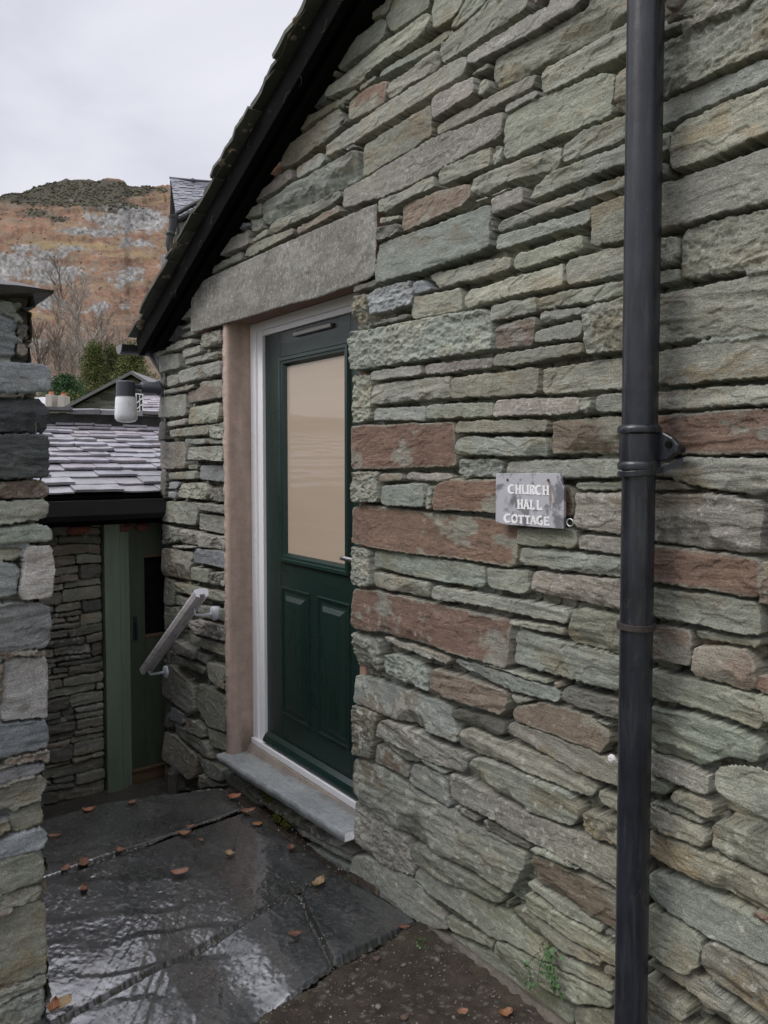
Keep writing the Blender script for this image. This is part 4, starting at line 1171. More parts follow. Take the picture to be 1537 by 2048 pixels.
dust = sstep(.40, .62, fbm(A3*120, B3*120, 2, 97)+.3*fbm(A3*6, B3*6, 3, 98))*(K3 > .008); C3 = C3*(1-.45*dust[..., None])+np.array([.14, .13, .115])*.45*dust[..., None]
ms = sstep(.1, .5, fbm(A3*5, B3*5, 3, 99))*sstep(-.30, -.05, B3); C3 = C3*(1-.5*ms[..., None])+np.array([.05, .05, .022])*.5*ms[..., None]
C3 = np.concatenate([C3, (sstep(.004, .012, K3)*sstep(1.0, .35, dust))[..., None]], -1)
kk = K3 > 0
for _ in range(3):
    k2 = kk.copy(); k2[1:] |= kk[:-1]; k2[:-1] |= kk[1:]; k2[:, 1:] |= kk[:, :-1]; k2[:, :-1] |= kk[:, 1:]; kk = k2
kp = kk[:-1, :-1] & kk[1:, :-1] & kk[1:, 1:] & kk[:-1, 1:]
m, nt, b_ = nmat('wet_flagstone'); cc = coords(nt); L = nt.links
n1 = noise(nt, cc, 5, 5, .62, .6); n2 = noise(nt, cc, 70, 5, .7); n3 = noise(nt, cc, 260, 3, .7)
c = mul(nt, attr(nt), ramp(nt, n2, [(.3, .7), (.7, 1.3)])); c = mul(nt, c, ramp(nt, n3, [(.3, .75), (.7, 1.35)])); L.new(c, b_.inputs['Base Color'])
L.new(ramp(nt, n1, [(.34, .18), (.50, .34), (.66, .55)]), b_.inputs['Roughness']); b_.inputs['Specular IOR Level'].default_value = .6
p_ = bump(nt, b_, n2, .3, .0018); bump(nt, b_, n3, .28, .0010, p_)
an = nt.nodes.new('ShaderNodeAttribute'); an.attribute_name = 'Col'; mm = nt.nodes.new('ShaderNodeMath'); mm.operation = 'MULTIPLY'; L.new(ramp(nt, n1, [(.48, 1.0), (.66, .5)]), mm.inputs[0]); L.new(an.outputs['Alpha'], mm.inputs[1]); L.new(mm.outputs[0], b_.inputs['Coat Weight']); b_.inputs['Coat IOR'].default_value = 2.5; L.new(ramp(nt, n2, [(.38, .06), (.7, .32)]), b_.inputs['Coat Roughness']); M_flag = m
tag(grid_mesh('path', np.stack([A3, B3, H3], -1), kp, C3, M_flag), kind='structure')
mb = MB(); mb.box((lo[0]+.012, -1.9, -.5), (-2.2, -.02, -.10), (.05, .05, .045)); tag(mb.build('path_edge', colmat('path_edge_stone', rough=.6)), kind='structure')

# soil bed
a = np.concatenate([np.arange(-3.6, .6, .0085), np.arange(.62, 4, .08)]); b = np.concatenate([np.arange(-4.5, -1.9, .06), np.arange(-1.9, .03, .0085)])
A4, B4 = np.meshgrid(a, b, indexing='ij')
H4 = -.020+.010*fbm(A4*5, B4*5, 4, 101)+.007*fbm(A4*45, B4*45, 4, 102)+.018*sstep(-.22, 0, B4)
H4 += .010; i_ = np.clip(np.searchsorted(A3[:, 0], A4), 0, A3.shape[0]-1); j_ = np.clip(np.searchsorted(B3[0], B4), 0, B3.shape[1]-1); ins_ = kk[i_, j_] & (A4 > A3[0, 0]) & (A4 < A3[-1, 0]) & (B4 > B3[0, 0]) & (B4 < B3[0, -1])
H4 = np.where(ins_ | (A4 < -2.35), -.045, H4)
C4 = np.array([.050, .040, .030])*(1+.5*fbm(A4*30, B4*30, 4, 103))[..., None]
gm = sstep(.05, .45, fbm(A4*4, B4*4, 4, 104)+.2*fbm(A4*40, B4*40, 3, 105)); C4 = C4*(1-.55*gm[..., None])+np.array([.075, .070, .028])*.55*gm[..., None]
gr = sstep(.42, .6, fbm(A4*60, B4*60, 2, 106)); C4 = C4*(1-.5*gr[..., None])+np.array([.19, .18, .15])*.5*gr[..., None]
kp = ~((A4[:-1, :-1] < -3.40)); 
tag(grid_mesh('soil', np.stack([A4, B4, np.clip(H4, -.06, .02)], -1), kp, np.clip(C4, .01, 1), colmat('garden_soil', rough=.85, spec=.3, ns=260, bs=1.0, bd=.004, nv=.35)), kind='structure')
# mortar kerb along the foot of the wall
kb = [(430, 1300), (520, 1366), (640, 1450), (760, 1540), (900, 1660), (1000, 1788), (1060, 1900)]
top = [Zp(680+x/2.5617, 1350+y/2.5617) for x, y in kb]
na = np.linspace(top[0][0]-.02, .4, 260); nb = np.linspace(0, 1, 16); KV = np.zeros((len(na), len(nb), 3)); KC = np.ones((len(na), len(nb), 3))
for j, f in enumerate(nb):
    wd = np.clip(.012+.014*sstep(-2.3, -1.7, na)+.016*fbm(na*9, na*0, 3, 6), .004, .2)
    y = .03-f*(wd+.03); hgt = (.022+.010*sstep(-2.2, -1.7, na))*np.clip(1.15-f**3*1.3, -.7, 1)+.006*fbm(na*25, na*0+f*4, 4, 8)-.01
    KV[:, j] = np.stack([na, y, hgt-.0], -1); KC[:, j] = np.array([.135, .12, .098])*(1+.4*fbm(na*22, na*0+f*5, 4, 12))[:, None]
tag(grid_mesh('kerb', KV, np.ones((len(na)-1, len(nb)-1), bool), KC, colmat('kerb_mortar', rough=.9, spec=.2, ns=160, bs=.9, bd=.004, nv=.25)), kind='structure')
# gravel and grit
mb = MB(); ico = bmesh.new(); bmesh.ops.create_icosphere(ico, subdivisions=1, radius=1); iv = [np.array(v.co) for v in ico.verts]; ifc = [tuple(v.index for v in f.verts) for f in ico.faces]; ico.free()
for k in range(5200):
    x = random.uniform(-2.3, -.8); y = random.uniform(-1.0, -.03)
    pxx, pyy, _ = proj(np.array([x, y, 0]))
    if pyy < 1850 or (pyy-1933) < -.62*(pxx-667)-6 and pxx < 835: continue
    if pxx < 470: continue
    s = random.uniform(.0010, .0034)*(random.uniform(1.8, 4) if random.random() < .05 else 1)
    g = random.choice([(.20, .18, .15), (.12, .11, .095), (.16, .145, .12), (.15, .11, .08), (.20, .185, .16), (.08, .075, .06), (.10, .07, .05), (.07, .055, .04)])
    sx = np.array([random.uniform(.7, 1.3), random.uniform(.7, 1.3), random.uniform(.4, .8)])
    i_ = np.searchsorted(a, x); j_ = np.searchsorted(b, y); zz_ = float(np.clip(H4[min(i_, len(a)-1), min(j_, len(b)-1)], -.06, .02))
    mb.add([v*s*sx*random.uniform(.85, 1.15)+np.array([x, y, zz_+s*.3]) for v in iv], ifc, g)
for k in range(260):   # grit trodden into the joints and corners of the flags
    x, y = Zp(random.uniform(100, 700), random.uniform(1600, 2040))
    if random.random() < .72:
        pxx, pyy = proj(np.array([x, y, 0]))[:2]
        f = random.random(); ln = random.choice([((93, 1760), (487, 1619)), ((100, 2038), (655, 1749)), ((598, 1783), (667, 1932)), ((98, 1640), (440, 1576)), ((480, 1605), (700, 1752))])
        x, y = Zp(ln[0][0]+(ln[1][0]-ln[0][0])*f+random.gauss(0, 7), ln[0][1]+(ln[1][1]-ln[0][1])*f+random.gauss(0, 7))
    s = random.uniform(.0010, .0032); g = random.choice([(.25, .23, .19), (.14, .12, .09), (.42, .40, .36), (.18, .12, .08)])
    mb.add([v*s*random.uniform(.7, 1.3)+np.array([x, y, .002]) for v in iv], ifc, g)
tag(mb.build('gravel', colmat('grit', rough=.8, ns=300, bs=.2), None, fix=False), kind='stuff', label='fine pale grit and small stones scattered over soil and paving joints')

mb = MB(); mb.box((-4.9, -2.6, -.6), (-3.40, .6, -.36), (.06, .055, .045)); tag(mb.build('lower_path', colmat('lower_yard', rough=.7, ns=60, bs=1, bd=.01, nv=.4)), kind='structure')
# great ground sheet
g = np.concatenate([-np.geomspace(1500, 6, 26), np.linspace(-5, 5, 5), np.geomspace(6, 1500, 26)]); GA, GB = np.meshgrid(g, g, indexing='ij')
GZ = np.full(GA.shape, -.62)-1.2*sstep(5, 20, np.hypot(GA, GB))
tag(grid_mesh('ground', np.stack([GA, GB, GZ], -1), np.ones((len(g)-1,)*2, bool), np.ones(GA.shape+(3,))*np.array([.10, .11, .05]), colmat('grass_ground', rough=.95, ns=.8, bs=.2, nv=.3)), kind='structure')

# ------------------------------------------------------------------ fallen leaves
M_leaf = colmat('dead_leaf', rough=.55, ns=180, bs=.5, bd=.001, nv=.25)
LV = [
 (178, 1622, 1.0, 'rust brown fallen leaf at the back edge of the paving by the outhouse wall'),
 (264, 1606, .8, 'small orange leaf lying in front of the green outhouse door post'),
 (108, 1675, 1.0, 'orange-brown leaf on wet paving close to the left wall end, back flag'),
 (168, 1726, 1.3, 'large tan-orange leaf lying along the back paving joint'),
 (132, 1737, .9, 'dark orange leaf caught in the joint nearest the left wall'),
 (168, 1779, .8, 'bright orange leaf on the shiny wet flag just in front of the back joint'),
 (241, 1703, .9, 'curled brown leaf halfway along the back paving joint'),
 (369, 1669, 1.0, 'curled brown leaf standing up in the back joint, centre of the path'),
 (381, 1655, .8, 'narrow tan leaf just behind the curled leaf in the back joint'),
 (360, 1748, 1.3, 'big solitary orange leaf in the middle of the large wet flag'),
 (460, 1709, .8, 'pale yellowish leaf on the middle flag toward the doorstep'),
 (403, 1681, .5, 'tiny orange scrap of leaf between the solitary leaf and the doorstep'),
 (637, 1769, 1.1, 'golden brown leaf at the corner where the front joint meets the cottage wall'),
 (590, 1869, .9, 'bright orange-red leaf on the front flag left of the short cross joint'),
 (663, 1873, .8, 'dull pinkish brown leaf on the small corner flag'),
 (469, 1596, 1.2, 'orange leaf leaning on the wall under the far end of the doorstep'),
 (496, 1625, 1.3, 'reddish brown leaf wedged along the foot of the step wall'),
 (515, 1648, .8, 'small red leaf at the foot of the step wall below the moss'),
 (583, 1698, .8, 'brown leaf against the wall foot midway along the doorstep'),
 (125, 2008, 1.2, 'yellow-brown leaf in the front left corner beside the wall end'),
 (107, 2020, 1.0, 'dark orange leaf lowest in the left corner by the wall end'),
 (926, 2027, .65, 'pinkish orange leaf on the soil near the bottom edge'),
 (1012, 2033, .8, 'orange leaf on the soil against the mortar kerb'),
 (809, 1857, .8, 'dry twisted leaf on soil at the corner of the paving'),
]
for i, (x, y, s, lab) in enumerate(LV):
    p = onZ(x, y, .004); r = random.Random(i+5); L0 = .027*s; W0 = .018*s*r.uniform(.8, 1.2); an = r.uniform(0, 6.28); cu = r.uniform(.002, .010)*s
    nu, nv_ = 9, 6; vs = []; fs = []
    colr = np.array([(.27, .11, .055), (.24, .12, .07), (.30, .14, .06), (.20, .095, .055), (.26, .13, .085)][i % 5])*r.uniform(.7, 1.1)
    if 'pale' in lab or 'golden' in lab or 'yellow' in lab: colr = np.array([.31, .22, .11])
    for a_ in range(nu):
        t = a_/(nu-1)*2-1; w_ = W0*(max(1-abs(t)**2.2, 0))**.6*(1+.16*math.sin(t*19+i))
        for b_ in range(nv_):
            q = b_/(nv_-1)*2-1
            z = cu*(abs(q)**1.5)*r.uniform(.8, 1.15)+cu*.9*t*t*r.uniform(.8, 1.2)
            X = t*L0; Y = q*w_*.9
            vs.append((p[0]+X*math.cos(an)-Y*math.sin(an), p[1]+X*math.sin(an)+Y*math.cos(an), p[2]+z+(0 if y < 2020 else .004)))
    for a_ in range(nu-1):
        for b_ in range(nv_-1): fs.append((a_*nv_+b_, (a_+1)*nv_+b_, (a_+1)*nv_+b_+1, a_*nv_+b_+1))
    mb = MB(); mb.add(vs, fs, tuple(colr)); mb.tube([vs[nv_//2], np.array(vs[nv_//2])+np.array([-math.cos(an), -math.sin(an), .2])*.012*s], .0006, 4, col=(.12, .06, .03))
    o = mb.build('fallen_leaf', M_leaf, None, smooth=True); so_ = o.modifiers.new('thick', 'SOLIDIFY'); so_.thickness = .0007
    tag(o, lab, 'leaf', 'fallen leaves on the path')

# ------------------------------------------------------------------ little plants
M_plant = colmat('fern_green', rough=.5, ns=120, bs=.2, nv=.2)
def leaflet(mb, p, nrm, up, s, col):
    nrm = np.array(nrm)/np.linalg.norm(nrm); up = np.array(up)-nrm*np.dot(up, nrm); up /= np.linalg.norm(up)+1e-9; rt = np.cross(up, nrm)
    pts = [p]+[p+s*(math.cos(t)*rt+math.sin(t)*up)*(1+.18*math.cos(3*t))+nrm*s*.12*math.cos(2*t) for t in np.linspace(0, 2*math.pi, 9)[:-1]]
    mb.add(pts, [(0, i+1, (i+1) % 8+1) for i in range(8)], col)
pl_ = empty('wall_fern', onY(1105, 1900, -.02), 'small round leaved green plant trailing from a joint low on the gable wall', 'plant')
st_ = MB(); lf_ = MB()
for (x0, y0, x1, y1, n) in [(1100, 1893, 1128, 2000, 26), (1104, 1896, 1112, 1985, 22), (1098, 1890, 1050, 1935, 8), (1100, 1892, 1070, 1985, 9), (1104, 1892, 1135, 1920, 6), (1100, 1890, 1100, 1955, 14), (1060, 1930, 1062, 1975, 5)]:
    P0, P1 = onY(x0, y0, -.012), onY(x1, y1, -.035); pts = [P0+(P1-P0)*f+np.array([.004*math.sin(f*9+x1), -.012*math.sin(f*3.1), 0]) for f in np.linspace(0, 1, 8)]
    st_.tube(pts, .0008, 5, col=(.06, .05, .02))
    for k in range(n):
        f = (k+.5)/n; q = P0+(P1-P0)*f; q = q+np.array([random.gauss(0, .008), -.012*math.sin(f*3.1)+random.uniform(-.008, .004), random.gauss(0, .004)])
        leaflet(lf_, q, (random.uniform(-.6, .6), -1, random.uniform(-.1, .9)), (random.uniform(-1, 1), 0, 1), random.uniform(.0035, .007), tuple(np.array([.055, .115, .040])*random.uniform(.7, 1.35)))
st_.build('stem', M_plant, pl_); lf_.build('foliage', M_plant, pl_, fix=False)
sp = empty('seedling', onZ(842, 1895, 0), 'tiny green seedling sprouting in the soil beside the paving corner', 'plant')
st_ = MB(); lf_ = MB(); base_ = onZ(842, 1898, -.005)
for k in range(9):
    a_ = random.uniform(0, 6.28); q = base_+np.array([math.cos(a_)*.018, math.sin(a_)*.018, random.uniform(.008, .024)]); st_.tube([base_, (base_+q)/2+np.array([0, 0, .004]), q], .0006, 4, col=(.06, .08, .03))
    leaflet(lf_, q, (math.cos(a_)*.5, math.sin(a_)*.5-.3, 1), (math.cos(a_), math.sin(a_), 0), random.uniform(.004, .007), (.07, .15, .04))
st_.build('stem', M_plant, sp); lf_.build('foliage', M_plant, sp, fix=False)

# ------------------------------------------------------------------ outhouse behind the path
XS = -4.45
oh = empty('outhouse', (XS, -.6, -.36), 'low slate outhouse with green plank door and wet slate roof behind the path', 'outhouse')
yp0, yp1 = onX(212, 1300, XS+.03)[1], onX(264, 1300, XS+.03)[1]; zE = onX(200, 1048, XS)[2]
rng = np.random.default_rng(21)
stn = gen_courses(-3.0, yp0-.012, -.42, zE+.02, (.028, .085), (.10, .36), rng, list('gdogdqo'), list('tscs'), prot=(-.008, .012), wav=.008)
for s in stn:
    s['poly'][:, 0] = np.minimum(s['poly'][:, 0], yp0-.006)
a = np.concatenate([np.arange(-3.0, -.95, .012), np.arange(-.94, yp0+.004, .0042)]); b = np.arange(-.40, zE+.03, .0042)
A5, B5, H5, C5, K5 = relief(a, b, stn, seed=55, joint=-.04, lichen=.5, warp=.009, rr=.010)
grid_mesh('stone_wall', np.stack([XS+H5, A5, B5], -1), np.ones((len(a)-1, len(b)-1), bool), C5*1.0, M_stone_near, oh)
mb = MB(); mb.box((XS-2.4, -3.0, -.5), (XS-.06, .9, zE)); mb.build('body', M_dark, oh)
M_gpost = plain('green_painted_timber', (.165, .215, .155), rough=.5, spec=.4, ns=40, nv=.14, bs=.25, stretch=(6, 6, .6))
M_gdoor = plain('dark_green_planks', (.058, .076, .048), rough=.5, spec=.4, ns=40, nv=.2, bs=.3, stretch=(6, 6, .6))
dz0 = onX(240, 1585, XS+.03)[2]
mb = MB(); mb.box((XS-.03, yp0, dz0), (XS+.03, yp0+.088, zE)).box((XS-.03, yp0+.0885, dz0), (XS+.018, yp0+.118, zE)).box((XS-.03, yp0+.1185, dz0), (XS+.004, yp1, zE-.005))
mb.box((XS-.03, .33, dz0), (XS+.03, .40, zE)); mb.build('door_post', M_gpost, oh, bevel=.003)
zd0 = onX(290, 1535, XS-.01)[2]; pzz = [onX(300, 1112, XS-.01)[2], onX(300, 1272, XS-.01)[2]]; py0 = onX(290, 1200, XS-.01)[1]
mb = MB(); XD = XS-.012
mb.box((XD-.04, yp1+.002, zd0), (XD, py0, zE)).box((XD-.04, py0, zd0), (XD, .33, pzz[1])).box((XD-.04, py0, pzz[0]), (XD, .33, zE))
od = mb.build('door', M_gdoor, oh, bevel=.002)
mb = MB(); mb.box((XD-.035, py0, pzz[1]), (XD-.028, .33, pzz[0])); mb.build('window_pane', plain('dark_glass', (.008, .008, .009), rough=.12, spec=.5, nv=.02), od)
M_bwood = plain('bare_brown_wood', (.115, .072, .038), rough=.75, ns=60, nv=.3, bs=.4, stretch=(6, 1, 6))
for z_, q_ in ((pzz[1], .006), (pzz[0], .002)):
    mb = MB(); mb.box((XD-.027, py0-.004, z_-.007), (XD+q_, .33, z_+.007)); mb.build('window_bead', M_bwood, od)
zk = onX(290, 1562, XS-.01)[2]
mb = MB(); mb.box((XD-.03, yp1+.002, zk), (XD+.012, .33, zd0-.012)).box((XD-.03, yp1+.002, zd0-.011), (XD+.022, .33, zd0+.004)); mb.build('weather_board', M_bwood, od, bevel=.003)
lz = onX(270, 1258, XD)[2]; ly = onX(270, 1258, XD)[1]
mb = MB(); mb.box((XD, ly-.012, lz-.065), (XD+.006, ly+.012, lz+.075)); mb.tube([(XD+.008, ly, lz+.04), (XD+.032, ly, lz+.03), (XD+.032, ly, lz-.03), (XD+.008, ly, lz-.04)], .005, 8); mb.build('latch', M_iron, od)
mb = MB(); mb.box((XS-.06, yp0+.09, dz0-.06), (XS+.05, .4, zk-.004), (.10, .09, .08), j=.004); mb.box((XS-.05, yp0-.02, dz0-.08), (XS+.10, .36, dz0-.03), (.06, .055, .045), j=.006)
mb.build('door_sill', colmat('sill_stone', rough=.8, ns=60, bs=1, bd=.006, nv=.35), oh, bevel=.004)
# fascia and gutter
zg1 = onX(200, 998, XS+.20)[2]; zg0 = onX(200, 1040, XS+.16)[2]
mb = MB(); mb.box((XS+.035, -3.0, zg0-.02), (XS+.075, .9, zg1-.015)); mb.box((XS-.05, -3.0, zE-.004), (XS+.034, .9, zg1-.03)); mb.build('fascia', M_black, oh)
mb = MB(); gp = [(XS+.080, zg1), (XS+.080, zg0+.03), (XS+.10, zg0), (XS+.17, zg0-.002), (XS+.20, zg0+.03), (XS+.205, zg1-.006), (XS+.197, zg1-.006), (XS+.19, zg0+.035), (XS+.165, zg0+.01), (XS+.105, zg0+.01), (XS+.09, zg0+.033), (XS+.09, zg1)]
mb.prism([(x, -3.0, z) for x, z in gp], (0, 3.9, 0)); mb.build('gutter', M_iron, oh, bevel=.002)
M_redm = plain('red_mortar', (.20, .075, .055), rough=.95, ns=90, nv=.4, bs=1, bd=.006)
for (y_, w_) in ((-.42, .12), (-.17, .10), (-.06, .08)):
    mb = MB(); mb.lathe((XS+.005, y_, zE-.03), [(.01, -w_/2), (.026, -w_*.3), (.022, w_*.2), (.008, w_/2)], 8, axis=(0, 1, .05)); mb.build('loose_brick', M_redm, oh)
# slated roof
def slated(name, o, rd, ud, nd, length, run, e0, e1, w0, col, mat, parent, seed=3, th=.012, sp=.0, side=.006):
    """rows of separate slates; rd along the row, ud up the slope"""
    r = random.Random(seed); mb = MB(); s = 0.0; k = 0
    while s < run:
        f = s/run; ex = e0+(e1-e0)*f; x = -r.uniform(0, w0); lw = w0*(1-.4*f)
        while x < length:
            w_ = lw*r.uniform(.7, 1.4); x0, x1 = max(x, 0)+.0015, min(x+w_, length)-.0015
            if x1-x0 > .01:
                dn = r.uniform(-.008, .008)*ex/.1; t_ = th*r.uniform(.7, 1.4); n_ = 4; lo_ = []
                ln = min(ex*1.9, run-s+.02)
                tilt = t_*1.5
                bl, br = r.uniform(0, ex*.14)*(r.random() < .5), r.uniform(0, ex*.14)*(r.random() < .5)
                for i in range(n_+1):
                    g = i/n_; lo_.append(o+rd*(x0+(x1-x0)*g)+ud*(s+dn+r.uniform(-.003, .003)*ex/.1+(bl if i == 0 else 0)+(br if i == n_ else 0))+nd*(tilt+r.uniform(-.001, .001)))
                up = [o+rd*(x0+(x1-x0)*i/n_)+ud*(s+ln)+nd*.0 for i in range(n_+1)]
                m_ = n_+1; vs = lo_+[v+nd*t_ for v in lo_]+up+[v+nd*t_*.4 for v in up]
                fs = [(i, i+1, i+1+m_, i+m_) for i in range(n_)]+[(i+m_, i+1+m_, i+1+3*m_, i+3*m_) for i in range(n_)]+[(i, i+2*m_, i+1+2*m_, i+1) for i in range(n_)]
                fs += [(0, m_, 3*m_, 2*m_), (n_, n_+2*m_, n_+3*m_, n_+m_)]
                mb.add(vs, fs, tuple(np.array(col)*r.uniform(.80, 1.15)*np.array([r.uniform(.95, 1.06), 1, r.uniform(.96, 1.05)])))
            x += w_
        s += ex; k += 1
    return mb.build(name, mat, parent, fix=False)
M_slate = colmat('wet_roof_slate', rough=.36, spec=.75, ns=60, bs=.45, bd=.003, nv=.2)
ox, oz = XS+.17, zg1+.016
rtop = onX(200, 856, -5.50); rd = np.array([0, 1.0, 0]); ud = np.array([-5.50-ox, 0, rtop[2]-oz]); run = np.linalg.norm(ud); ud = ud/run; nd = np.array([-ud[2], 0, ud[0]])*-1
nd = nd if nd[2] > 0 else -nd
rf = slated('roof', np.array([ox, -2.6, oz]), rd, ud, nd, 3.6, run, .125, .085, .20, (.275, .265, .285), M_slate, oh)
mb = MB(); mb.obox(np.array([ox, -.8, oz])+ud*run/2-nd*.012, ud*run/2, rd*1.8, nd*.008, (.05, .05, .05)); mb.build('roof_deck', M_black, rf)
zr0, zr1 = onX(200, 855, -5.52)[2], onX(200, 829, -5.52)[2]
mb = MB(); mb.box((-5.62, -2.7, zr0-.25), (-5.52, 1.2, zr1)); mb.build('ridge_band', plain('dark_weathered_wall', (.025, .026, .024), rough=.8, ns=20, nv=.6, bs=.8, bd=.01), oh)
mb = MB(); y = -2.6
while y < 1.1:
    l = random.uniform(.16, .34); mb.obox((-5.56+random.uniform(-.01, .01), y+l/2, zr1+.022+random.uniform(-.006, .006)), (.085, 0, random.uniform(-.012, .012)), (0, l/2-.003, random.uniform(-.006, .006)), (0, 0, random.uniform(.008, .016)), tuple(np.array([.17, .165, .17])*random.uniform(.6, 1.3)))
    if random.random() < .6: mb.obox((-5.50, y+l/2, zr1+.008), (.05, 0, .006), (0, l*.35, .004), (0, 0, .008), (.11, .11, .10))
    y += l
mb.build('ridge_slate', M_slate, rf)
# stone stump at the foot of the corner
sb = MB(); p0 = onY(346, 1600, -.06); rows = []; 
sb.tube([(p0[0], p0[1], -.45), (p0[0], p0[1], p0[2]+.05), (p0[0]+.004, p0[1], onY(346, 1545, -.06)[2]), (p0[0]+.006, p0[1], onY(346, 1538, -.06)[2])], [.036, .034, .031, .020], 9, col=(.085, .075, .06))
tag(sb.build('stone_stump', colmat('stump_stone', rough=.9, ns=70, bs=1, bd=.006, nv=.4), None), 'short dark stone stump at the foot of the gable corner beside the outhouse door', 'stump')
# ------------------------------------------------------------------ fellside
us = np.linspace(-.66, .10, 470)                       # lateral slope of the view ray (photo x = 768+1537u)
sky_px = np.array([-400, -250, -60, 0, 30, 60, 85, 110, 145, 180, 205, 225, 245, 255, 266, 285, 300, 320, 345, 420, 600, 950])
sky_py = np.array([470, 440, 415, 411, 404, 401, 392, 383, 377, 375, 378, 371, 369, 371, 385, 386, 388, 383, 381, 390, 430, 520])
T0, T1 = 34.0, 420.0
qs = np.concatenate([np.linspace(0, 1, 620), np.linspace(1.01, 1.35, 20)])
UU, QQ = np.meshgrid(us, qs, indexing='ij')
PX = 768.5+1537*UU; PYs = np.interp(PX, sky_px, sky_py)+4.0*fbm(PX/11, PX*0, 4, 320, .6)-2.5*np.maximum(fbm(PX/5, PX*0+3, 2, 321), 0)
TT = T0+(T1-T0)*QQ**1.25
P_h = CAM + (FWD[None, None]+RGT[None, None]*UU[..., None])*TT[..., None]
PYq = 800+(PYs-800)*np.clip(QQ, 0, 1)**.92              # picture height each point would have on the smooth slope
Zh = CAM[2]+TT*(920-PYq)/1537.0 - np.where(QQ > 1, (QQ-1)*180, 0)
xw, yw = P_h[..., 0], P_h[..., 1]
big_ = fbm(PX/85, PYq/42, 5, 301, .55); fine_ = fbm(PX/16, PYq/9, 4, 302, .6)
def blob(cx, cy, rx, ry): return np.exp(-(((PX-cx)/rx)**2+((PYq-cy)/ry)**2))
rockp = sum(blob(*b) for b in [(250, 445, 75, 26), (300, 448, 45, 24), (95, 535, 60, 32), (20, 540, 40, 30), (265, 545, 42, 18), (255, 570, 30, 14), (105, 612, 34, 22), (80, 600, 24, 18), (60, 500, 30, 12), (95, 690, 60, 20), (200, 625, 26, 12), (190, 475, 60, 10), (285, 500, 50, 10), (160, 505, 40, 7), (250, 620, 22, 8), (20, 690, 50, 20), (130, 560, 40, 12)])
rock = sstep(.36, .60, rockp*.74+.52*fine_+.34*big_+.22*fbm(PX/8, PYq/4.5, 3, 333))
ridge_m = sstep(.36, .5, rock)
Zh = Zh + TT*(.0022*rock*fbm(PX/14, PYq/7, 4, 303, .6)+.003*fine_*rock+.005*big_+.0016*fbm(PX/7, PYq/5, 3, 310))*np.clip(QQ*6, 0, 1)*np.where(QQ > .97, .5, 1)
ter = vn(PX/70, PYq/20, 305); Zh = Zh+TT*.004*sstep(-.1, .1, ter)*np.clip(QQ*6, 0, 1)
heath = sstep(.34, .56, blob(140, 400, 110, 24)+.8*blob(60, 400, 70, 12)+.6*blob(225, 385, 60, 10)+.75*blob(250, 425, 70, 10)+.55*blob(75, 440, 50, 12)+.6*blob(290, 396, 70, 10)+.8*blob(200, 395, 50, 14)+.6*blob(250, 470, 20, 12)+.5*blob(130, 450, 30, 8)+.32*fine_+.15*big_)
grass = .75*sstep(.38, .75, blob(170, 500, 120, 9)+.8*blob(280, 520, 70, 10)+.7*blob(90, 492, 60, 6)+.6*blob(200, 590, 40, 8)+.7*blob(80, 640, 50, 12)+.6*blob(260, 405, 50, 8)+.5*blob(170, 545, 60, 8)+.5*fine_)
woods = sstep(648, 700, PYq+30*fine_)
brk = np.array([.158, .090, .056]); C6 = np.ones(PX.shape+(3,))*brk*(.92+.42*fine_+.40*big_+.40*fbm(PX/4, PYq/2.4, 3, 312))[..., None]
def mixc(C, m, c): return C*(1-m[..., None])+np.array(c)*m[..., None]
str_ = sstep(.0, .5, fbm(PX/40, PYq/6, 4, 307)); C6 = mixc(C6, .55*str_, (.17, .13, .075)); C6 = mixc(C6, grass*.75, (.215, .170, .080))
pk = sstep(.1, .5, fbm(PX/22, PYq/12, 4, 308)); C6 = mixc(C6, .5*pk, (.125, .105, .085)); p2 = sstep(.15, .4, fbm(PX/7, PYq/4, 3, 318)); C6 = mixc(C6, .45*p2, (.16, .13, .085))
C6 = mixc(C6, heath*.92, (.042, .042, .029)); 
rc = np.clip(.155+.24*fbm(PX/5, PYq/5, 5, 309, .7)+.05*big_, .035, .45)[..., None]*np.array([1, 1, .95])
C6 = C6*(1-rock[..., None]*.92)+rc*rock[..., None]*.92
C6 = mixc(C6, woods*.75, (.11, .085, .06))
Vh = np.stack([xw, yw, Zh], -1)
tag(grid_mesh('fellside', Vh, np.ones((len(us)-1, len(qs)-1), bool), np.clip(C6, .01, .9), colmat('fell_ground', rough=.95, spec=.15, ns=.9, bs=1.0, bd=.8, nv=.22), flip=True), kind='structure')
# low scrub on the slope: heather and gorse bushes as one mass
mb = MB(); r = random.Random(3)
def ground_at(px, pyq):
    i = int(np.clip(np.interp(px, PX[:, 0], np.arange(len(us))), 0, len(us)-1)); j = int(np.argmin(np.abs(PYq[i, :620]-pyq))); return Vh[i, j], TT[i, j], i, j
for k in range(6500):
    px_, py_ = r.uniform(-30, 345), r.uniform(380, 655)
    g_, t_, i, j = ground_at(px_, py_)
    hv = heath[i, j]
    if r.random() > .06+.94*hv: continue
    if rock[i, j] > .6 and r.random() < .8: continue
    s = t_*r.uniform(.0006, .0019)*(1.2 if hv > .5 else .8)
    c = tuple(np.array(r.choice([(.085, .080, .056), (.10, .088, .066), (.088, .092, .056)]))*r.uniform(.7, 1.3))
    vs = [v*np.array([r.uniform(.7, 1.4), r.uniform(.7, 1.4), r.uniform(.5, 1.1)])*s+g_+np.array([0, 0, s*.3]) for v in iv]; mb.add(vs, ifc, c)
tag(mb.build('heather', colmat('heather_scrub', rough=1, spec=.1, ns=3, bs=.5, bd=.2), None, fix=False), 'dark heather and scrub covering the ledges of the fellside', kind='stuff')

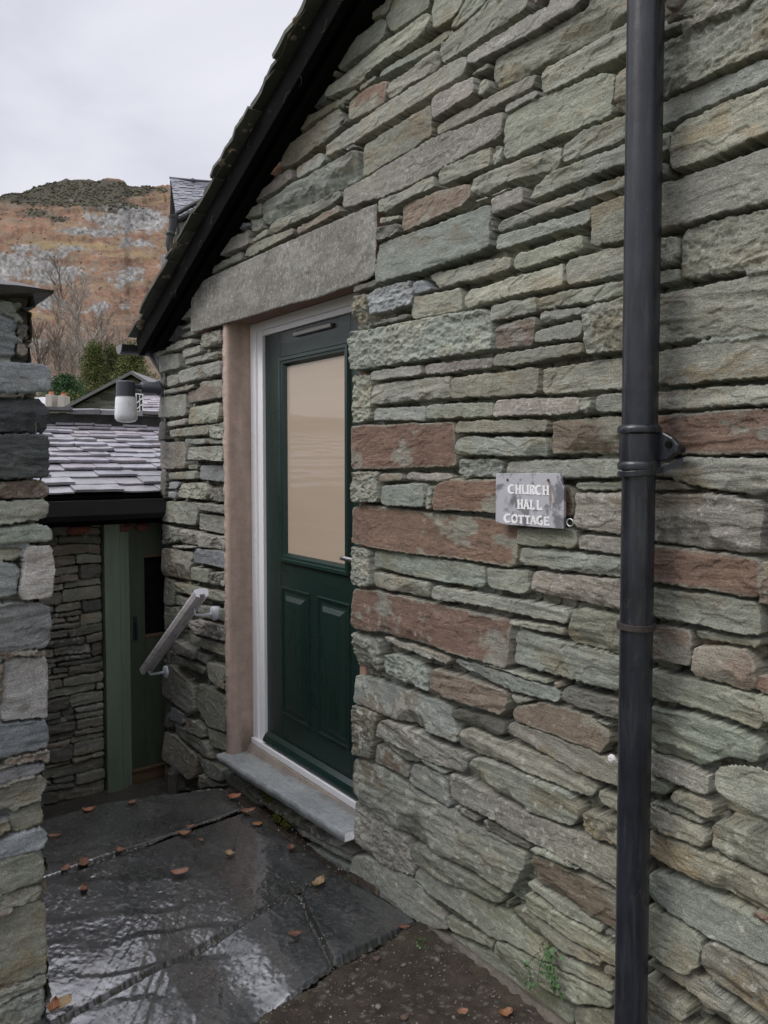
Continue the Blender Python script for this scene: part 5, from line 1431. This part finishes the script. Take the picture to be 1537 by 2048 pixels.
# ------------------------------------------------------------------ trees
M_bark = colmat('pale_bark', rough=.9, ns=10, bs=.5, bd=.02)
def bare_tree(px_, pyb, pyt, t, label, seed, spread=.30, col=(.25, .215, .18), tw=1.0):
    r = random.Random(seed); base = at(px_, pyb, t); hgt = (pyb-pyt)/1537*t
    root = empty('bare_tree', base, label, 'tree', 'leafless trees below the fell'); tr = MB(); cr = MB()
    def grow(mb, p, d, l, rad, dep):
        pts = [p]; q = p.copy(); dd = d.copy(); n = 3
        for i in range(n):
            dd = dd+np.array([r.gauss(0, .11), r.gauss(0, .11), r.gauss(.05, .05)]); dd /= np.linalg.norm(dd); q = q+dd*l/n; pts.append(q.copy())
        mb.tube(pts, [rad, rad*.88, rad*.76, rad*.64], 4 if dep > 1 else 6, cap=False, col=tuple(np.array(col)*r.uniform(.8, 1.2)))
        if dep >= 5: return
        for _ in range(r.choice([2, 3, 3]) if dep < 4 else 3):
            f = r.uniform(.45, 1.0); k = min(int(f*n), n-1); s = pts[k]+(pts[k+1]-pts[k])*(f*n-k)
            nd_ = dd+np.array([r.gauss(0, spread*1.5), r.gauss(0, spread*1.5), r.gauss(.08, spread)]); nd_ /= np.linalg.norm(nd_)
            grow(cr, s, nd_, l*r.uniform(.58, .80), rad*.62, dep+1)
    rad0 = hgt*.014
    tr.tube([base-np.array([0, 0, .6]), base+np.array([0, 0, hgt*.12]), base+np.array([hgt*.01, 0, hgt*.30]), base+np.array([0, hgt*.01, hgt*.55]), base+np.array([0, 0, hgt*.8])], [rad0*1.2, rad0, rad0*.8, rad0*.5, rad0*.2], 7, col=col)
    for k in range(24):
        f = r.uniform(.16, .86); a_ = r.uniform(0, 6.28); d = np.array([math.cos(a_)*spread*1.7, math.sin(a_)*spread*1.7, 1.0]); d /= np.linalg.norm(d)
        grow(cr, base+np.array([0, 0, hgt*f]), d, hgt*.23*(1.1-f*.5), rad0*.55*tw, 2)
    tr.build('trunk', M_bark, root, fix=False); cr.build('crown', M_bark, root, fix=False)
bare_tree(158, 800, 582, 62, 'tall pale birch, bare and the largest of the leafless trees', 4, .30, (.30, .27, .235))
bare_tree(118, 800, 640, 58, 'slim bare tree left of the tall pale birch', 5, .26, (.20, .165, .135))
bare_tree(205, 790, 640, 66, 'bare tree with low spread between birch and evergreens', 6, .30, (.22, .185, .155))
bare_tree(78, 790, 655, 55, 'dark bare tree nearest to the left wall', 7, .30, (.13, .105, .085))
bare_tree(145, 800, 690, 50, 'short bare tree in front of the tall birch', 8, .34, (.23, .20, .165))
bare_tree(122, 668, 520, 130, 'high bare tree alone on the slope above the others', 9, .34, (.15, .13, .11), .6)
bare_tree(240, 760, 655, 85, 'faint bare tree rising behind the evergreens', 10, .34, (.24, .20, .165), .7)
M_fol = colmat('foliage', rough=.7, spec=.25, ns=8, bs=.2, nv=.2)
def clumps(mb, c, R, n, s, cols, r, squash=1.0):
    for k in range(n):
        while True:
            d = np.array([r.uniform(-1, 1) for _ in range(3)])
            if .25 < np.linalg.norm(d) < 1: break
        d = d/np.linalg.norm(d)*(np.linalg.norm(d)**.5); p = np.array(c)+d*np.array(R)*(1+.14*math.sin(d[0]*7+d[1]*5)+.12*math.sin(d[2]*9))
        col = tuple(np.array(r.choice(cols))*r.uniform(.75, 1.3)); 
        for _ in range(3):
            u = np.array([r.gauss(0, 1), r.gauss(0, 1), r.gauss(0, .6)+.3]); u /= np.linalg.norm(u); v = np.cross(u, [r.gauss(0, 1), r.gauss(0, 1), r.gauss(0, 1)]); v /= np.linalg.norm(v)+1e-9
            q = p+np.array([r.gauss(0, s), r.gauss(0, s), r.gauss(0, s)]); w_ = s*r.uniform(.5, 1.0)
            mb.add([q, q+u*w_+v*w_*.35, q+u*w_*1.9, q+u*w_-v*w_*.35], [(0, 1, 2, 3)], col)
def evergreen(px_, pyb, pyt, halfw, t, label, seed, cols, n=1500, name='evergreen_tree', cat='tree', grp='evergreens behind the far house'):
    r = random.Random(seed); k = t/1537; base = at(px_, pyb, t); hgt = (pyb-pyt)*k; hw = halfw*k
    root = empty(name, base, label, cat, grp); tr = MB(); cr = MB()
    tr.tube([base-np.array([0, 0, .8]), base+np.array([0, 0, hgt*.5]), base+np.array([0, 0, hgt*.9])], [hgt*.03, hgt*.02, hgt*.006], 7, col=(.10, .075, .05))
    for j in range(9):
        a_ = j*2.4; zb_ = hgt*(.2+.07*j); e_ = base+np.array([math.cos(a_)*hw*.7, math.sin(a_)*hw*.7, zb_+hgt*.06]); tr.tube([base+np.array([0, 0, zb_]), e_], [hgt*.009, hgt*.003], 5, col=(.10, .075, .05))
    for j in range(15):
        f = j/14.0; a_ = j*2.4+seed; rad = hw*(1-.62*f**1.6)*(.85+.3*r.random()); o = rad*.42*(1-f*.7)
        c = base+np.array([math.cos(a_)*o, math.sin(a_)*o, hgt*(.12+.80*f)]); clumps(cr, c, (rad*.62, rad*.62, hgt*.11), n//15, hw*.062, cols, r)
    tr.build('trunk', M_bark, root, fix=False); cr.build('crown', M_fol, root, fix=False)
GR = [(.075, .098, .026), (.10, .12, .032), (.05, .065, .02), (.13, .145, .042)]
evergreen(190, 806, 686, 48, 34, 'dark green conifer left of its partner behind the far gable', 11, GR, 3600)
evergreen(226, 806, 690, 42, 35, 'yellowish green conifer between the two darker ones', 15, [(.07, .08, .022), (.09, .095, .03), (.05, .06, .018)], 3000)
evergreen(264, 810, 690, 58, 33, 'broad green conifer rightmost behind the far gable', 12, GR, 3600)
evergreen(130, 812, 752, 60, 31, 'low glossy laurel bush at the foot of the bare trees', 13, [(.03, .075, .025), (.045, .095, .035), (.02, .05, .018)], 2000, 'laurel_bush', 'bush', 'shrubs by the far gable')
evergreen(140, 826, 788, 60, 24, 'clipped yellow-green hedge just above the left chimney pots', 14, [(.09, .115, .035), (.07, .09, .028)], 1500, 'garden_hedge', 'hedge', 'shrubs by the far gable')

# ------------------------------------------------------------------ far houses
def rbox(mb, pts_px, t, depth, col=None):
    """a face given by photo points at distance t, extruded away along the view axis"""
    mb.prism([at(x, y, t) for x, y in pts_px], FWD*depth, col)
hs = empty('gabled_house', at(260, 860, 15), 'grey stone house gable with dark verges peeping over the outhouse ridge', 'house', 'houses beyond the outhouse')
m, nt, b_ = nmat('coursed_rubble'); cr_ = coords(nt, (1, 1, 1)); vo = nt.nodes.new('ShaderNodeTexVoronoi'); vo.inputs['Scale'].default_value = 1; vm = coords(nt, (3.2, 3.2, 11)); nt.links.new(vm, vo.inputs[0])
vo2 = nt.nodes.new('ShaderNodeTexVoronoi'); vo2.feature = 'DISTANCE_TO_EDGE'; nt.links.new(vm, vo2.inputs[0])
c = mul(nt, (.17, .175, .145), ramp(nt, vo.outputs['Color'], [(.2, .6), (.8, 1.35)])); c = mul(nt, c, ramp(nt, vo2.outputs['Distance'], [(.0, .35), (.08, 1.0)]))
nt.links.new(c, b_.inputs['Base Color']); b_.inputs['Roughness'].default_value = .9; bump(nt, b_, vo2.outputs['Distance'], .8, .05); M_rub = m
mb = MB(); rbox(mb, [(95, 832), (262, 748), (340, 792), (340, 930), (95, 930)], 15, 7); mb.build('wall', M_rub, hs)
mb = MB()
for (q0, q1) in (((88, 834), (263, 741)), ((261, 741), (348, 794))):
    A0, A1 = at(*q0, 14.8), at(*q1, 14.8); d = A1-A0; L0 = np.linalg.norm(d); d /= L0; up = np.array([0, 0, 1.0]); nrm = up-d*d[2]; nrm /= np.linalg.norm(nrm)
    mb.prism([A0, A1, A1-nrm*.055, A0-nrm*.055], FWD*7.4, (.10, .10, .10)); 
mb.build('roof', M_slate, hs)
mb = MB()
for (q0, q1) in (((92, 836), (262, 746)), ((262, 746), (345, 797))):
    A0, A1 = at(*q0, 14.86), at(*q1, 14.86); mb.prism([A0, A1, A1-np.array([0, 0, .06]), A0-np.array([0, 0, .06])], FWD*.05)
mb.build('bargeboard', M_black, hs)
wn = MB(); rbox(wn, [(272, 788), (286, 790), (286, 832), (272, 832)], 14.93, .05); wno = wn.build('window', plain('black_glazing', (.02, .022, .025), rough=.15), hs)
wn = MB()
for q in ([(271, 787), (273, 787), (273, 832), (271, 832)], [(285, 788), (287, 788), (287, 832), (285, 832)], [(271, 786), (287, 788), (287, 790), (271, 788)], [(272, 806), (286, 794), (286, 796), (272, 808)], [(272, 818), (286, 806), (286, 808), (272, 820)], [(279, 789), (280, 789), (280, 832), (279, 832)]):
    rbox(wn, q, 14.90, .04)
wn.build('glazing_bar', M_pvc, wno)
po = empty('porch_roof', at(305, 822, 12.6), 'small pale slate lean-to roof seen just right of the wall lamp', 'roof')
pb = MB(); A0 = at(285, 828, 12.4)
slated('slates', at(286, 826, 12.4), RGT, (at(286, 796, 13.2)-at(286, 826, 12.4))/np.linalg.norm(at(286, 796, 13.2)-at(286, 826, 12.4)), np.array([0, 0, 1.0]), .6, 1.02, .13, .12, .3, (.30, .28, .31), M_slate, po, seed=8)
pb.prism([at(286, 828, 12.42), at(360, 828, 12.42), at(360, 900, 12.42), at(286, 900, 12.42)], FWD*.7, (.17, .175, .145)); pb.build('wall', M_rub, po)
h2 = empty('low_house', at(98, 870, 19), 'low slate roofed house with two orange chimney pots by the left wall', 'house', 'houses beyond the outhouse')
mb = MB(); mb.prism([at(60, 796, 19.6), at(98, 793, 19.6), at(132, 824, 18.6), at(60, 824, 18.6)], np.array([0, 0, -.06]), (.32, .30, .33)); rf2 = mb.build('roof', M_slate, h2)
mb = MB(); rbox(mb, [(40, 823), (135, 823), (135, 930), (40, 930)], 18.8, 4); mb.build('wall', M_rub, h2)
M_bg = plain('pale_render', (.38, .35, .31), rough=.9, ns=20, nv=.15); M_ter = plain('terracotta', (.32, .12, .06), rough=.8, ns=40, nv=.15)
for (cx, w_, y0, y1, yt) in ((97, 6.5, 830, 789, 781), (122, 6.5, 830, 791, 784)):
    mb = MB(); rbox(mb, [(cx-w_, y0), (cx-w_, y1), (cx+w_, y1), (cx+w_, y0)], 18.2, .35); ck = mb.build('chimney', M_bg, h2, bevel=.01)
    mb = MB(); p = at(cx, y1, 18.3)+FWD*.15; hh = (y1-yt)/1537*18.3; mb.lathe(p, [(.07, -.02), (.075, hh*.3), (.055, hh*.5), (.05, hh*.9), (.06, hh)], 12); mb.build('chimney_pot', M_ter, ck, smooth=True)
# tall neighbouring roof rising behind the cottage
nb_ = empty('tall_house', at(400, 700, 10), 'tall slate house behind, its roof and black gutter showing over the cottage verge', 'house', 'houses beyond the outhouse')
T_ = 10.0
o = at(352, 432, T_); e = at(460, 438, T_+.35); rdv = e-o; ln_ = np.linalg.norm(rdv); rdv /= ln_; u0 = at(341, 356, T_+.75)-o; rn = np.linalg.norm(u0); u0 /= rn; nd2 = np.cross(rdv, u0); nd2 = nd2 if np.dot(nd2, CAM-o) > 0 else -nd2
rf3 = slated('roof', o, rdv, u0, nd2, ln_, rn, .052, .045, .12, (.15, .15, .175), M_slate, nb_, seed=4, th=.005)
mb = MB(); mb.prism([o-nd2*.02, o+rdv*ln_-nd2*.02, o+rdv*ln_+u0*rn-nd2*.02, o+u0*rn-nd2*.02], -nd2*.05, (.05, .05, .05)); mb.build('roof_deck', M_black, rf3)
mb = MB(); mb.tube([at(339, 355, T_+.76), at(378, 359, T_+.83), at(470, 366, T_+1.0)], .016, 8); mb.lathe(at(386, 359, T_+.82), [(.02, -.02), (.024, 0), (.02, .02)], 8, axis=rdv); mb.build('ridge', plain('lead_ridge', (.12, .12, .14), rough=.5), rf3)
mb = MB(); rbox(mb, [(348, 430), (500, 440), (500, 900), (348, 900)], T_+.1, 3, (.16, .165, .15)); mb.build('wall', M_rub, nb_)
mb = MB(); mb.prism([at(342, 358, T_+.72), at(340, 432, T_+.3), at(347, 430, T_+.05), at(352, 432, T_)], FWD*.03); mb.build('bargeboard', M_black, nb_)
mb = MB(); mb.tube([at(352, 428, T_-.15), at(380, 412, T_-.1), at(420, 392, T_-.05)], .030, 8); mb.tube([at(356, 440, T_-.12), at(384, 424, T_-.1), at(420, 405, T_-.05)], .035, 8); mb.build('verge_gutter', M_iron, nb_)
mb = MB(); T2 = T_-.2
mb.lathe(at(347, 436, T2), [(.052, -.02), (.06, .0), (.058, .03), (.045, .035)], 14); mb.tube([at(347, 438, T2), at(346, 452, T2), at(341, 470, T2), at(338, 488, T2), at(341, 500, T2), at(349, 505, T2)], [.055, .05, .045, .045, .045, .04], 12)
mb.lathe(at(341, 468, T2), [(.05, -.02), (.056, -.01), (.056, .02), (.05, .03)], 14); mb.build('outlet_pipe', M_iron, nb_, smooth=True)
mb = MB(); mb.tube([at(356, 438, T2+.1), at(357, 520, T2+.1)], .022, 8); mb.build('soil_pipe', M_iron, nb_, smooth=True)
sh = at(323, 545, T_+1.0); slated('slate_hanging', sh, RGT, np.array([0, 0, 1.0]), -FWD, .8, (545-512)/1537*(T_+1.0), .03, .03, .16, (.26, .26, .25), M_slate, nb_, seed=12, th=.004)
mb = MB(); rbox(mb, [(323, 513), (420, 513), (420, 900), (323, 900)], T_+1.03, 1.5); mb.build('rear_wing', M_rub, nb_)

# ------------------------------------------------------------------ building across the yard, behind the camera's left, closing the space
# ------------------------------------------------------------------ light
world = bpy.data.worlds.new('World'); scene.world = world; world.use_nodes = True; nt = world.node_tree; L = nt.links
bg = nt.nodes['Background']; skt = nt.nodes.new('ShaderNodeTexSky'); skt.sky_type = 'NISHITA'; skt.sun_disc = False
EL, AZ = math.radians(52), math.radians(200)
skt.sun_elevation = EL; skt.sun_rotation = AZ; skt.dust_density = 3; skt.air_density = 1.2
tc = nt.nodes.new('ShaderNodeTexCoord'); mp = nt.nodes.new('ShaderNodeMapping'); mp.inputs['Scale'].default_value = (1, 1, 2.2); L.new(tc.outputs['Generated'], mp.inputs[0])
n1 = noise(nt, mp.outputs[0], 2.6, 6, .5, .5)
cl = ramp(nt, n1, [(.30, (3.1, 3.1, 3.5)), (.48, (3.75, 3.75, 4.12)), (.68, (4.4, 4.38, 4.65))])
sx = nt.nodes.new('ShaderNodeSeparateXYZ'); L.new(tc.outputs['Generated'], sx.inputs[0])
gr_ = ramp(nt, sx.outputs[2], [(.0, 1.0), (.50, 1.08), (.78, 2.7), (1.0, 3.6)])
cl = mul(nt, cl, gr_)
L.new(mul(nt, skt.outputs[0], cl, .93, 'MIX'), bg.inputs['Color']); bg.inputs['Strength'].default_value = .10
sd = bpy.data.lights.new('sun', 'SUN'); sd.energy = .9; sd.angle = math.radians(25); sd.color = (1, .97, .93)
so = bpy.data.objects.new('sun', sd); COLL.objects.link(so)
dv_ = Vector((-.25, -.62, .74)).normalized(); so.rotation_euler = dv_.to_track_quat('Z', 'Y').to_euler()
skt.sun_elevation = math.asin(dv_.z); skt.sun_rotation = math.atan2(dv_.x, dv_.y)
scene.view_settings.view_transform = 'Standard'; scene.view_settings.look = 'None'; scene.view_settings.exposure = 0.95; scene.view_settings.gamma = 1
scene.cycles.max_bounces = 6
scene.cycles.use_denoising = True
